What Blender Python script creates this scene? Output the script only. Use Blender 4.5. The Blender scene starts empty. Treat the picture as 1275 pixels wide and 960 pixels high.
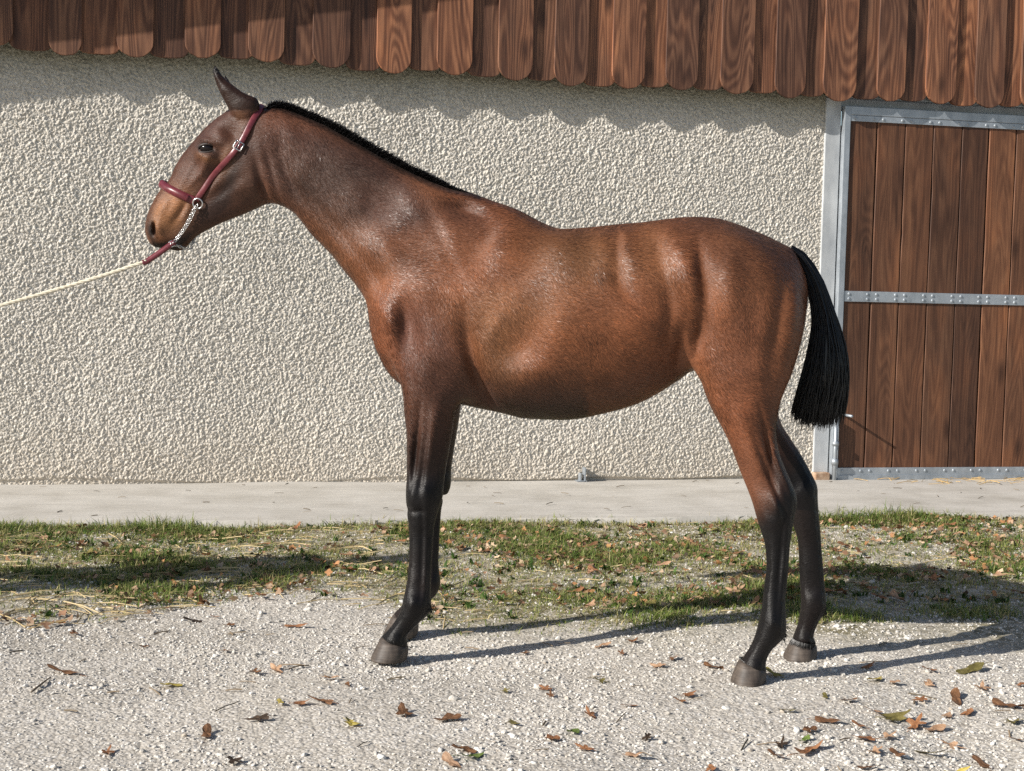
import bpy, bmesh, math, random
import numpy as np
from mathutils import Vector, Matrix

# ------------------------------------------------------------------ camera
scn = bpy.context.scene
CAM_H, CAM_YAW, CAM_F, CAM_D, CAM_ROLL = 1.2, math.radians(13.6), 1900.0, 125.0, 0.024
IMG_W, IMG_H = 1275.0, 960.0
_p = math.atan(CAM_D / CAM_F)
FWD = np.array([math.sin(CAM_YAW)*math.cos(_p), math.cos(CAM_YAW)*math.cos(_p), -math.sin(_p)])
_r0 = np.array([math.cos(CAM_YAW), -math.sin(CAM_YAW), 0.0])
_u0 = np.cross(_r0, FWD)
RIGHT = math.cos(CAM_ROLL)*_r0 + math.sin(CAM_ROLL)*_u0
UP = -math.sin(CAM_ROLL)*_r0 + math.cos(CAM_ROLL)*_u0
CAM = np.array([0.0, 0.0, CAM_H])
cam_data = bpy.data.cameras.new('camera')
cam_data.sensor_width = 36.0
cam_data.lens = 36.0*CAM_F/IMG_W
cam_data.clip_start, cam_data.clip_end = 0.05, 500.0
cam = bpy.data.objects.new('camera', cam_data)
scn.collection.objects.link(cam)
cam.matrix_world = Matrix(((RIGHT[0], UP[0], -FWD[0], CAM[0]), (RIGHT[1], UP[1], -FWD[1], CAM[1]),
                           (RIGHT[2], UP[2], -FWD[2], CAM[2]), (0, 0, 0, 1)))
scn.camera = cam

# ------------------------------------------------------------------ light
SUN_EL = math.radians(29.0)
SUN_DIR = math.radians(17.5)            # shadows run this far off the wall's own direction, towards the wall
_l = Vector((math.cos(SUN_DIR)*math.cos(SUN_EL), math.sin(SUN_DIR)*math.cos(SUN_EL), -math.sin(SUN_EL)))
world = bpy.data.worlds.new('World')
scn.world = world
world.use_nodes = True
_nt = world.node_tree
_bg = _nt.nodes['Background']
_sky = _nt.nodes.new('ShaderNodeTexSky')
_sky.sky_type = 'NISHITA'
_sky.sun_disc = False
_sky.sun_elevation = SUN_EL
_sky.sun_rotation = math.atan2(-_l.x, -_l.y)   # azimuth of the sun from +Y, clockwise
_sky.air_density, _sky.dust_density, _sky.ozone_density = 1.0, 1.0, 1.0
_nt.links.new(_sky.outputs[0], _bg.inputs[0])
_bg.inputs[1].default_value = 0.075
sun_data = bpy.data.lights.new('sun', 'SUN')
sun_data.energy = 5.0
sun_data.angle = math.radians(0.5)
sun_data.color = (1.0, 0.945, 0.87)
sun = bpy.data.objects.new('sun', sun_data)
scn.collection.objects.link(sun)
sun.rotation_euler = _l.to_track_quat('-Z', 'Y').to_euler()
sun.location = (-6, -4, 6)
scn.view_settings.view_transform = 'Standard'
scn.view_settings.look = 'None'
scn.view_settings.gamma = 1.0
scn.view_settings.use_curve_mapping = False
scn.view_settings.exposure = 0.45
scn.cycles.use_denoising = False
scn.cycles.max_bounces = 6

# ------------------------------------------------------------------ helpers
COL = scn.collection
rng = np.random.default_rng(7)
random.seed(7)

def ray(px, py):
    """direction through a point of the photograph (1275 x 960 frame)"""
    px = np.asarray(px, float)[..., None]; py = np.asarray(py, float)[..., None]
    return FWD + RIGHT*(px-IMG_W/2)/CAM_F - UP*(py-IMG_H/2)/CAM_F
def on_ground(px, py, z=0.0):
    d = ray(px, py); t = (z-CAM_H)/d[..., 2:3]
    return CAM + d*t
def on_plane_y(px, py, y):
    d = ray(px, py); t = y/d[..., 1:2]
    return CAM + d*t

def tag(o, label=None, cat=None, group=None, kind=None):
    if label: o['label'] = label
    if cat: o['category'] = cat
    if group: o['group'] = group
    if kind: o['kind'] = kind
    return o
def empty(name, loc=(0, 0, 0)):
    o = bpy.data.objects.new(name, None); COL.objects.link(o); o.location = loc
    o.empty_display_size = 0.1
    return o
def link(name, me, mat=None, parent=None, loc=None):
    o = bpy.data.objects.new(name, me); COL.objects.link(o)
    if mat is not None and len(me.materials) == 0: me.materials.append(mat)
    if parent is not None: o.parent = parent
    if loc is not None: o.location = loc
    return o
def np_mesh(name, verts, faces, smooth=True):
    """mesh from a vertex array and one or several face arrays (n x 3 and / or n x 4)"""
    me = bpy.data.meshes.new(name)
    verts = np.ascontiguousarray(verts, np.float32)
    fl = faces if isinstance(faces, (list, tuple)) else [faces]
    fl = [np.asarray(f, np.int32) for f in fl if len(f)]
    me.vertices.add(len(verts)); me.vertices.foreach_set('co', verts.ravel())
    loops = np.concatenate([f.ravel() for f in fl])
    sizes = np.concatenate([np.full(len(f), f.shape[1], np.int32) for f in fl])
    starts = np.concatenate([[0], np.cumsum(sizes)[:-1]]).astype(np.int32)
    me.loops.add(len(loops)); me.loops.foreach_set('vertex_index', loops)
    me.polygons.add(len(sizes)); me.polygons.foreach_set('loop_start', starts)
    try: me.polygons.foreach_set('loop_total', sizes)
    except Exception: pass
    me.update(calc_edges=True)
    me.polygons.foreach_set('use_smooth', np.full(len(sizes), bool(smooth)))
    return me
def bm_mesh(name, bm, smooth=False):
    me = bpy.data.meshes.new(name); bm.normal_update(); bm.to_mesh(me); bm.free()
    for p in me.polygons: p.use_smooth = smooth
    return me
def color_attr(me, name, rgb):
    a = me.color_attributes.new(name, 'FLOAT_COLOR', 'POINT')
    c = np.ones((len(rgb), 4), np.float32); c[:, :3] = rgb
    a.data.foreach_set('color', c.ravel())
def bm_box(bm, x0, x1, y0, y1, z0, z1, bevel=0.0):
    g = bmesh.ops.create_cube(bm, size=1.0)
    M = Matrix.Translation(((x0+x1)/2, (y0+y1)/2, (z0+z1)/2)) @ Matrix.Diagonal((x1-x0, y1-y0, z1-z0, 1))
    bmesh.ops.transform(bm, matrix=M, verts=g['verts'])
    if bevel > 0:
        es = list({e for v in g['verts'] for e in v.link_edges})
        bmesh.ops.bevel(bm, geom=es, offset=bevel, segments=2, affect='EDGES', profile=0.6)
def catmull(P, n):
    """closed or open smooth curve through points: returns n samples of an open Catmull-Rom spline"""
    P = np.asarray(P, float)
    Q = np.vstack([2*P[0]-P[1], P, 2*P[-1]-P[-2]])
    seg = np.linalg.norm(np.diff(P, axis=0), axis=1); L = np.concatenate([[0], np.cumsum(seg)])
    out = []
    for s in np.linspace(0, L[-1]-1e-9, n):
        i = min(int(np.searchsorted(L, s, 'right')-1), len(P)-2); t = (s-L[i])/max(seg[i], 1e-9)
        p0, p1, p2, p3 = Q[i], Q[i+1], Q[i+2], Q[i+3]
        out.append(0.5*((2*p1)+(-p0+p2)*t+(2*p0-5*p1+4*p2-p3)*t*t+(-p0+3*p1-3*p2+p3)*t**3))
    return np.array(out)
def tube(path, radii, n=8, flat=1.0, caps=True):
    """tube along a 3-D path, returns verts and quads"""
    P = np.asarray(path, float); m = len(P); r = np.broadcast_to(np.asarray(radii, float), (m,))
    T = np.gradient(P, axis=0); T /= np.linalg.norm(T, axis=1)[:, None]+1e-12
    ref = np.array([0, 0, 1.0]) if abs(T[0][2]) < 0.9 else np.array([0, 1.0, 0])
    N = np.cross(T[0], ref); N /= np.linalg.norm(N); V = []
    for i in range(m):
        N = N-T[i]*(N@T[i]); N /= np.linalg.norm(N)+1e-12; B = np.cross(T[i], N)
        a = np.arange(n)/n*2*math.pi
        V.append(P[i]+r[i]*(np.cos(a)[:, None]*N+flat*np.sin(a)[:, None]*B))
    V = np.vstack(V); i, j = np.meshgrid(np.arange(m-1), np.arange(n), indexing='ij'); i = i.ravel(); j = j.ravel(); j2 = (j+1) % n
    F = np.stack([i*n+j, i*n+j2, (i+1)*n+j2, (i+1)*n+j], 1)
    if caps:
        V = np.vstack([V, P[:1], P[-1:]]); c0 = m*n; c1 = m*n+1; jj = np.arange(n); k2 = (jj+1) % n
        T3 = np.vstack([np.stack([np.full(n, c0), k2, jj], 1), np.stack([np.full(n, c1), (m-1)*n+jj, (m-1)*n+k2], 1)])
        return V, [F, T3]
    return V, [F]
def merge(parts):
    V = []; by = {}; o = 0
    for v, fs in parts:
        V.append(np.asarray(v, float))
        for f in fs:
            f = np.asarray(f)
            if len(f): by.setdefault(f.shape[1], []).append(f+o)
        o += len(v)
    return np.vstack(V), [np.vstack(f) for f in by.values()]

# ------------------------------------------------------------------ material helpers
class NT:
    def __init__(self, name, rough=0.8, spec=0.5):
        self.m = bpy.data.materials.new(name); self.m.use_nodes = True
        self.t = self.m.node_tree; self.b = self.t.nodes['Principled BSDF']
        self.b.inputs['Roughness'].default_value = rough
        self.b.inputs['Specular IOR Level'].default_value = spec
    def n(self, kind, **kw):
        x = self.t.nodes.new(kind)
        for k, v in kw.items():
            if k.startswith('i_'):
                key = k[2:].replace('_', ' '); key = int(key) if key.isdigit() else key
                x.inputs[key].default_value = v
            else: setattr(x, k, v)
        return x
    def l(self, a, b): self.t.links.new(a, b)
    def coords(self, scale=(1, 1, 1), kind='Object'):
        tc = self.n('ShaderNodeTexCoord'); mp = self.n('ShaderNodeMapping'); mp.inputs['Scale'].default_value = scale
        self.l(tc.outputs[kind], mp.inputs[0]); return mp.outputs[0]
    def noise(self, vec, scale, detail=4, rough=0.55, dist=0.0):
        x = self.n('ShaderNodeTexNoise'); x.inputs['Scale'].default_value = scale; x.inputs['Detail'].default_value = detail
        x.inputs['Roughness'].default_value = rough; x.inputs['Distortion'].default_value = dist
        if vec is not None: self.l(vec, x.inputs['Vector'])
        return x.outputs['Fac']
    def ramp(self, fac, stops):
        x = self.n('ShaderNodeValToRGB'); e = x.color_ramp.elements
        while len(e) < len(stops): e.new(0.5)
        for el, (p, c) in zip(e, stops): el.position = p; el.color = (*c, 1) if len(c) == 3 else c
        self.l(fac, x.inputs[0]); return x.outputs[0]
    def mix(self, fac, a, b, mode='MIX'):
        x = self.n('ShaderNodeMix', data_type='RGBA', blend_type=mode)
        for s, v in ((x.inputs[0], fac), (x.inputs[6], a), (x.inputs[7], b)):
            if hasattr(v, 'links'): self.l(v, s)
            elif isinstance(v, (int, float)): s.default_value = v
            else: s.default_value = (*v, 1) if len(v) == 3 else v
        return x.outputs[2]
    def math(self, op, a, b=0.0, c=0.0):
        x = self.n('ShaderNodeMath', operation=op)
        for s, v in zip(x.inputs, (a, b, c)):
            if hasattr(v, 'links'): self.l(v, s)
            else: s.default_value = v
        return x.outputs[0]
    def bump(self, height, strength=0.5, dist=0.01, chain=None):
        x = self.n('ShaderNodeBump'); x.inputs['Strength'].default_value = strength; x.inputs['Distance'].default_value = dist
        self.l(height, x.inputs['Height'])
        if chain is not None: self.l(chain, x.inputs['Normal'])
        return x.outputs[0]
    def out(self, col=None, rough=None, normal=None):
        for s, v in (('Base Color', col), ('Roughness', rough), ('Normal', normal)):
            if v is None: continue
            if hasattr(v, 'links'): self.l(v, self.b.inputs[s])
            else: self.b.inputs[s].default_value = (*v, 1) if isinstance(v, tuple) else v
        return self.m
# ================================================================== the barn: wall, board cladding, sliding door
WALL_Y = 8.825
def fft_blur(a, sig):
    fy = np.fft.fftfreq(a.shape[0])[:, None]; fx = np.fft.rfftfreq(a.shape[1])[None, :]
    return np.fft.irfft2(np.fft.rfft2(a)*np.exp(-2*(math.pi*sig)**2*(fx*fx+fy*fy)), a.shape)
def unit(a): return (a-a.mean())/a.std()
def grid_mesh(name, X, Yc, Zv, smooth=True):
    n, m_ = X.shape; V = np.stack([X, Yc, Zv], -1).reshape(-1, 3); I = np.arange(n*m_).reshape(n, m_)
    Q = np.stack([I[:-1, :-1], I[1:, :-1], I[1:, 1:], I[:-1, 1:]], -1).reshape(-1, 4)
    return np_mesh(name, V, Q, smooth)

barn = empty('barn', (0, WALL_Y, 0))
tag(barn, 'roughcast barn wall with brown board cladding above and a sliding door', 'barn')
# --- roughcast render, thrown on: real relief
m = NT('roughcast', .92, .2)
g1 = m.noise(m.coords(), 60, 4, .65); g2 = m.noise(m.coords(), 1.3, 4, .6); g3 = m.noise(m.coords((1, 1, .35)), 2.2, 4, .6)
wc = m.ramp(g1, [(.25, (.47, .43, .37)), (.5, (.66, .62, .555)), (.75, (.77, .74, .685))])
wc = m.mix(.35, wc, m.ramp(g2, [(.3, (.80, .77, .72)), (.7, (1.08, 1.07, 1.05))]), 'MULTIPLY')
# splash-back at the foot and a dark greenish band under the boards
sx = m.n('ShaderNodeSeparateXYZ'); m.l(m.coords(), sx.inputs[0])
foot = m.math('MULTIPLY', m.n('ShaderNodeMapRange', i_1=.42, i_2=.02).outputs[0], 1.0)
fm_ = [x for x in m.t.nodes if x.type == 'MAP_RANGE'][0]; m.l(sx.outputs['Z'], fm_.inputs[0])
wc = m.mix(m.math('MULTIPLY', m.math('MULTIPLY', foot, g3), .8), wc, (.55, .47, .37))
eave_band = m.n('ShaderNodeMapRange', i_1=2.19, i_2=2.40); m.l(m.math('MULTIPLY_ADD', g3, .12, m.math('ADD', sx.outputs['Z'], -.06)), eave_band.inputs[0])
wc = m.mix(m.math('MULTIPLY', eave_band.outputs[0], .75), wc, m.ramp(g1, [(.3, (.13, .13, .085)), (.7, (.34, .33, .26))]))
vg = m.n('ShaderNodeTexVoronoi', feature='F1', i_Scale=78.0, i_Randomness=1.0); m.l(m.coords(), vg.inputs['Vector'])
ROUGH = m.out(wc, .92, m.bump(vg.outputs['Distance'], .75, -.008, m.bump(m.noise(m.coords(), 150, 3, .6), .5, .005)))
gx = np.concatenate([np.arange(-4, -1.45, .035), np.arange(-1.45, 4.10, .0056), [4.105]]); gz = np.arange(-.03, 2.53, .0056)
XX, ZZ = np.meshgrid(gx, gz, indexing='ij')
r = np.random.default_rng(3); w0 = r.normal(size=XX.shape)
n1 = unit(fft_blur(w0, .38)); n2 = unit(fft_blur(r.normal(size=XX.shape), .9)); n3 = unit(fft_blur(r.normal(size=XX.shape), 40))
hgt = .0027*np.clip(n1, -1.4, 1.9)+.0006*np.clip(n2, -1.5, 1.8)+.003*n3
# ragged foot where the render stops short of the slab
hgt -= (.008+.030*np.clip((XX-1.75)/.25, 0, 1))*np.clip((.046+.010*n3-ZZ)/.012, 0, 1)
link('wall', grid_mesh('wall', XX, -.004-hgt, ZZ), ROUGH, barn)

# --- stained boards
def wood(name, dark, mid, light, figure=.10, rough=.62, red=1.0):
    m = NT(name, rough, .35)
    oi = m.n('ShaderNodeObjectInfo'); tc = m.n('ShaderNodeTexCoord')
    off = m.n('ShaderNodeVectorMath', operation='MULTIPLY_ADD')
    cmb = m.n('ShaderNodeCombineXYZ'); m.l(oi.outputs['Random'], cmb.inputs[0]); m.l(m.math('FRACT', m.math('MULTIPLY', oi.outputs['Random'], 7.31)), cmb.inputs[1]); m.l(m.math('FRACT', m.math('MULTIPLY', oi.outputs['Random'], 13.7)), cmb.inputs[2])
    off.inputs[1].default_value = (9, 5, 17); m.l(cmb.outputs[0], off.inputs[0]); m.l(tc.outputs['Object'], off.inputs[2])
    def mapped(s):
        mp = m.n('ShaderNodeMapping'); mp.inputs['Scale'].default_value = s; m.l(off.outputs[0], mp.inputs[0]); return mp.outputs[0]
    # figure: contour lines of a stretched noise give flames and cathedrals; fine streaks on top
    warp = m.noise(mapped((5.5, 5.5, .55)), 1.0, 1.5, .5, .4)
    fig = m.math('MULTIPLY_ADD', m.math('SINE', m.math('MULTIPLY', warp, 150.0)), .5, .5)
    fine = m.noise(mapped((70, 70, 1.8)), 1.0, 5, .7, .3)
    streak = m.noise(mapped((16, 16, .5)), 1.0, 4, .6, .2)
    blotch = m.noise(mapped((5, 5, 1.6)), 1.2, 4, .6)
    vor = m.n('ShaderNodeTexVoronoi', feature='F1', i_Scale=1.0); m.l(mapped((5.2, 5.2, 1.9)), vor.inputs['Vector'])
    knot = m.ramp(vor.outputs['Distance'], [(.06, (1, 1, 1)), (.20, (0, 0, 0))])
    g = m.math('MULTIPLY_ADD', fig, figure, m.math('MULTIPLY_ADD', fine, .52, m.math('MULTIPLY', streak, .44)))
    col = m.ramp(g, [(.32, dark), (.52, mid), (.74, light)])
    col = m.mix(.8, col, m.ramp(blotch, [(.25, (.48, .45, .45)), (.5, (.95, .95, .95)), (.78, (1.7, 1.5, 1.25))]), 'MULTIPLY')
    tone = m.ramp(m.math('FRACT', m.math('MULTIPLY', oi.outputs['Random'], 5.37)), [(0, (.62, .60, .62)), (.35, (.95, .95, .95)), (.7, (1.12, 1.06, 1.0)), (1, (1.55*red, 1.38, 1.2))])
    col = m.mix(1.0, col, tone, 'MULTIPLY')
    col = m.mix(m.math('MULTIPLY', knot, .75), col, (dark[0]*.7, dark[1]*.6, dark[2]*.55))
    return m.out(col, m.math('MULTIPLY_ADD', fine, .25, rough-.12), m.bump(g, .35, .004))
WOOD_EAVE = wood('cladding_wood', (.040, .018, .0125), (.122, .056, .034), (.26, .130, .076), figure=.17)
WOOD_DOOR = wood('door_wood', (.042, .0185, .011), (.118, .054, .030), (.215, .107, .058), rough=.58)
m = NT('old_timber', .8, .2); TIMB = m.out(m.ramp(m.noise(m.coords((30, 30, 30)), 1, 4), [(.3, (.05, .045, .035)), (.7, (.11, .10, .075))]))

bm = bmesh.new(); bm_box(bm, -4, 8.3, -.065, -.008, 2.46, 2.53); bm_box(bm, 1.4, 8.3, -.065, -.008, 3.3, 3.4); bm_box(bm, -3.3, 8.3, .0, .10, 2.55, 5.0)
for v_ in bm.verts:
    if v_.co.z > 4.9: v_.co.z = 3.20+.17*v_.co.x
clad = link('cladding', bm_mesh('cladding', bm), TIMB, barn)
def board_mesh(name, w, h, th, shape, seed):
    """board hanging down from z = h to its shaped foot at z = 0; slightly bowed, with eased edges"""
    r = np.random.default_rng(seed); hw = w/2; P = []
    if shape == 'round':
        n = 12; rr = hw*(.95+.1*r.random()); hb = rr*.92
        for k in range(n+1):
            a = math.pi*k/n; ca = math.cos(a); sa = math.sin(a)
            P.append((-hw*ca, hb*(1-sa**.95)+r.normal()*.0012))
    else:   # ogee foot of the board behind: shoulders drop in a hollow, then a blunt round
        n = 6; hb = .085
        for k in range(n+1):
            t = k/n; P.append((-hw*(1-.30*t**2.2), hb*(1-t)**1.6*.9+.018*(1-t)))
        for k in range(1, 7):
            a = math.pi*k/7; P.append((-hw*.70*math.cos(a), .0-.012*math.sin(a)))
        for k in range(n+1):
            t = 1-k/n; P.append((hw*(1-.30*t**2.2), hb*(1-t)**1.6*.9+.018*(1-t)))
    out = P+[(hw, h), (-hw, h)]
    bm = bmesh.new(); vs = [bm.verts.new((x, 0, z)) for x, z in out]; f = bm.faces.new(vs)
    e = bmesh.ops.extrude_face_region(bm, geom=[f]); vv = [q for q in e['geom'] if isinstance(q, bmesh.types.BMVert)]
    bmesh.ops.translate(bm, verts=vv, vec=(0, th, 0))
    bmesh.ops.recalc_face_normals(bm, faces=bm.faces)
    rim = [ed for ed in bm.edges if all(abs(v.co.y) < 1e-6 for v in ed.verts)]
    bmesh.ops.bevel(bm, geom=rim, offset=.0022, segments=1, affect='EDGES')
    return bm_mesh(name, bm)
EL = [-25, 60, 145, 230, 309, 389, 469, 544, 620, 690, 762, 829, 897, 965, 1025, 1092, 1153, 1214, 1271]
ER = [16, 102, 191, 275, 354, 436, 512, 588, 663, 732, 803, 869, 938, 1003, 1066, 1127, 1190, 1250, 1310]
ET = [56, 69, 71, 72, 77, 84, 91, 93, 100, 107, 110, 112, 117, 122, 126, 126, 129, 134, 136]      # foot of each front board in the photograph
fl = on_plane_y(np.array(EL, float), np.array(ET, float), WALL_Y-.135)[:, 0]; fr_ = on_plane_y(np.array(ER, float), np.array(ET, float), WALL_Y-.135)[:, 0]
ft = on_plane_y((np.array(EL, float)+ER)/2, np.array(ET, float), WALL_Y-.135)[:, 2]
bl, br, bt = list(fl), list(fr_), list(ft)
for k in range(1, 10):
    bl.insert(0, fl[0]-.352*k); br.insert(0, fl[0]-.352*k+.204); bt.insert(0, 2.385)
    bl.append(fl[-1]+.348*k); br.append(fl[-1]+.348*k+.204); bt.append(2.38)
rb = random.Random(5)
for k in range(len(bl)):
    w = br[k]-bl[k]; xm = (bl[k]+br[k])/2
    if xm > 8.2: continue
    bh = min(2.6, 3.205+.17*(xm-.2)-bt[k])
    o = link('board', board_mesh('front_board', w, bh, .018, 'round', 100+k), WOOD_EAVE, clad)
    o.location = ((bl[k]+br[k])/2, -.128-.003*rb.random(), bt[k]); o.rotation_euler = (rb.uniform(-.0008, .0008), rb.uniform(-.004, .004), rb.uniform(-.006, .006))
    if k+1 < len(bl):
        gap = bl[k+1]-br[k]; o = link('board', board_mesh('rear_board', gap+.07, bh-.03, .024, 'ogee', 300+k), WOOD_EAVE, clad)
        o.location = ((br[k]+bl[k+1])/2+rb.uniform(-.008, .008), -.1075-.001*rb.random(), (bt[k]+bt[k+1])/2+.024+rb.uniform(-.012, .012)); o.rotation_euler = (0, rb.uniform(-.004, .004), 0)
# roof added out of view: verge slope and overhang shaped to shade the boards
m = NT('roof_sheet', .7, .3); ROOF = m.out(m.ramp(m.noise(m.coords(), 6, 4), [(.3, (.10, .055, .04)), (.7, (.17, .09, .065))]))
bm = bmesh.new()
bm_box(bm, -4.6, 8.9, -.42, 5.5, 0, .08)
for v_ in bm.verts: v_.co.z += 3.22+.17*v_.co.x
link('roof', bm_mesh('roof', bm), ROOF, barn)

# the rest of the building: masonry behind the render, and wall beyond the door
bm = bmesh.new(); bm_box(bm, -3.99, 4.10, .012, 5.3, -.03, 2.52); link('masonry', bm_mesh('masonry', bm), ROUGH, barn)
bm = bmesh.new(); bm_box(bm, 6.40, 8.3, -.02, 5.3, -.03, 2.395); link('wall', bm_mesh('side_wall', bm), ROUGH, barn)
bm = bmesh.new(); bm_box(bm, 4.10, 6.40, 2.4, 5.3, -.03, 2.52); link('stable_interior', bm_mesh('stable_interior', bm), TIMB, barn)
# --- steel: post, door frame
m = NT('galvanised_steel', .48, .5); m.b.inputs['Metallic'].default_value = .55
gn = m.noise(m.coords((1, 1, .5)), 14, 5, .65); STEEL = m.out(m.ramp(gn, [(.3, (.30, .335, .37)), (.7, (.47, .51, .55))]), m.math('MULTIPLY_ADD', gn, .2, .38), m.bump(m.noise(m.coords(), 60, 3), .08, .003))
m = NT('galvanised_post', .7, .3); pn = m.noise(m.coords((1, 1, .4)), 9, 5, .65)
POSTM = m.out(m.ramp(pn, [(.3, (.34, .36, .38)), (.7, (.55, .57, .58))]), .7)
bm = bmesh.new(); bm_box(bm, 4.085, 4.185, -.022, .14, -.02, 2.40, .004); link('door_post', bm_mesh('door_post', bm), POSTM, barn)
bm = bmesh.new(); bm_box(bm, 6.29, 6.395, -.022, .14, -.02, 2.40, .004); link('door_post', bm_mesh('door_post', bm), POSTM, barn)
bm = bmesh.new(); bm_box(bm, 4.085, 8.3, -.070, .02, 2.405, 2.455, .003); bm_box(bm, 4.19, 6.28, .02, .12, 2.34, 2.535); link('door_track', bm_mesh('door_track', bm), STEEL, barn)
DX0, DX1, DZ0, DZ1 = 4.192, 6.26, .030, 2.352
def rivets(bm, pts, r=.0095, h=.006, y=0.0):
    for (x, z) in pts:
        g = bmesh.ops.create_uvsphere(bm, u_segments=8, v_segments=5, radius=r)
        bmesh.ops.transform(bm, matrix=Matrix.Translation((x, y, z)) @ Matrix.Diagonal((1, h/r, 1, 1)), verts=g['verts'])
jx = [4.232, 4.419, 4.611, 4.805, 5.003, 5.192, 5.385, 5.578, 5.771, 5.964, 6.157]
bm = bmesh.new()
bm_box(bm, DX0, DX0+.040, -.062, -.012, DZ0, DZ1, .003)                                  # hinge stile
bm_box(bm, DX1-.05, DX1, -.062, -.012, DZ0, DZ1, .003)
bm_box(bm, DX0+.040, DX1-.05, -.060, -.014, DZ1-.052, DZ1, .003)
door = link('door', bm_mesh('door', bm), STEEL, barn)
for nm, z0, z1, rows in (('top_rail', 2.262, 2.298, 1), ('middle_rail', 1.148, 1.214, 2), ('bottom_rail', DZ0, .106, 1)):
    bm = bmesh.new(); bm_box(bm, DX0+.041, DX1-.052, -.058, -.051, z0, z1, .0015)
    if nm == 'bottom_rail': bm_box(bm, DX0+.041, DX1-.052, -.064, -.0585, DZ0, DZ0+.030, .0015)
    pts = []
    for k in range(len(jx)-1):
        for xx in (jx[k]+.034, jx[k+1]-.028):
            if rows == 2: pts += [(xx, z0+.018), (xx, z1-.018)]
            else: pts.append((xx, (z0+z1)/2+(.018 if nm == 'bottom_rail' else 0)))
    rivets(bm, pts, y=-.0585)
    link(nm, bm_mesh(nm, bm, False), STEEL, door)
def plank_mesh(w, h, seed):
    r = np.random.default_rng(seed); n = 26; zz = np.linspace(0, h, n)
    def wob(): return np.convolve(r.normal(size=n+8), np.ones(5)/5, 'same')[4:-4]*.0016+(r.random(n) < .05)*-.004
    xl = wob()*np.sign(1); xr = -np.abs(wob()); xl = np.abs(xl)
    V = []; F = []
    prof = [(0, .030), (0, .004), (.004, 0), (-.004, 0), (0, .004), (0, .030)]
    for i in range(n):
        a = xl[i]; b = w+xr[i]; cup = .0012*math.sin(i*.7+seed)
        V += [(a, .030, zz[i]), (a, .004, zz[i]), (a+.004, cup, zz[i]), (b-.004, cup, zz[i]), (b, .004, zz[i]), (b, .030, zz[i])]
    V = np.array(V); I = np.arange(n*6).reshape(n, 6)
    Q = np.vstack([np.stack([I[:-1, k], I[:-1, k+1], I[1:, k+1], I[1:, k]], 1) for k in range(5)])
    return np_mesh('plank', V, Q, False)
for k in range(len(jx)-1):
    w = jx[k+1]-jx[k]-rb.uniform(.004, .008)
    o = link('plank', plank_mesh(w, 2.24, 40+k), WOOD_DOOR, door); o.location = (jx[k]+.003, -.0495, .055)
# drop bolt on the stile with its handle sticking out, and its keeper block
V, Q = merge([tube([(4.200, -.085, -.0), (4.200, -.085, .42)], .0125, 12), tube([(4.264, -.055, .44), (4.266, -.165, .44)], .0085, 10),
              tube([(4.200, -.085, .25), (4.200, -.085, .275)], .022, 12), tube([(4.200, -.085, .13), (4.200, -.085, .165)], .022, 12)])
bolt = link('drop_bolt', np_mesh('drop_bolt', V, Q), STEEL, door)
for z_ in (.24, .12):
    bm = bmesh.new(); bm_box(bm, 4.185, 4.216, -.078, -.062, z_, z_+.05, .002); link('bolt_guide', bm_mesh('bolt_guide', bm), STEEL, door)
m = NT('brick_block', .9, .2); BLOCK = m.out(m.ramp(m.noise(m.coords(), 30, 4), [(.3, (.26, .15, .09)), (.7, (.48, .36, .26))]))
bm = bmesh.new(); bm_box(bm, 4.075, 4.172, -.085, -.024, .026, .078, .006)
tag(link('stone_block', bm_mesh('stone_block', bm), BLOCK, None, (0, WALL_Y, 0)), 'small brown block at the foot of the door post', 'block')
# galvanised door stop let into the foot of the wall
bm = bmesh.new(); bm_box(bm, -.004, .004, -.055, 0, 0, .085, .001); bm_box(bm, -.05, .012, -.055, 0, 0, .006, .001); bm_box(bm, -.030, -.022, -.05, -.002, .006, .05, .001)
V, Q = tube([(-.022, -.03, .025), (-.004, -.03, .025)], .008, 10)
o = link('door_stop', bm_mesh('door_stop', bm), STEEL, None, (2.585, WALL_Y-.015, .031)); tag(o, 'small galvanised angle bracket at the foot of the roughcast wall', 'bracket')

# ================================================================== ground
m = NT('concrete', .9, .25)
c1 = m.noise(m.coords((1, 1, 1)), 3.0, 6, .6); c2 = m.noise(m.coords((1, 1, 1)), 60, 4, .6)
mp = m.n('ShaderNodeMapping'); mp.inputs['Rotation'].default_value = (0, 0, math.radians(-52)); mp.inputs['Scale'].default_value = (2.0, 60, 1); tcn = m.n('ShaderNodeTexCoord'); m.l(tcn.outputs['Object'], mp.inputs[0])
c3 = m.noise(mp.outputs[0], 1.4, 3, .6)
cc = m.ramp(c1, [(.25, (.40, .375, .33)), (.5, (.50, .475, .43)), (.75, (.57, .545, .50))])
cc = m.mix(.6, cc, m.ramp(c2, [(.3, (.85, .85, .85)), (.7, (1.1, 1.1, 1.1))]), 'MULTIPLY')
cc = m.mix(.55, cc, m.ramp(c3, [(.3, (.66, .66, .66)), (.65, (1.10, 1.10, 1.10))]), 'MULTIPLY')
CONC = m.out(cc, .9, m.bump(c3, .35, .006, m.bump(c2, .2, .003)))
gx = np.concatenate([np.arange(-9, -1.6, .2), np.arange(-1.6, 6.6, .05), np.arange(6.6, 10, .2)]); gy = np.concatenate([[7.40, 7.40], np.arange(7.41, WALL_Y+.32, .07)])
XX, YY = np.meshgrid(gx, gy, indexing='ij'); r = np.random.default_rng(9)
hz = .030+.0025*unit(fft_blur(r.normal(size=XX.shape), 5)); hz[:, 0] = -.08
YY[:, :3] += (.02*unit(fft_blur(r.normal(size=XX.shape), 9)))[:, :1]
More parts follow.
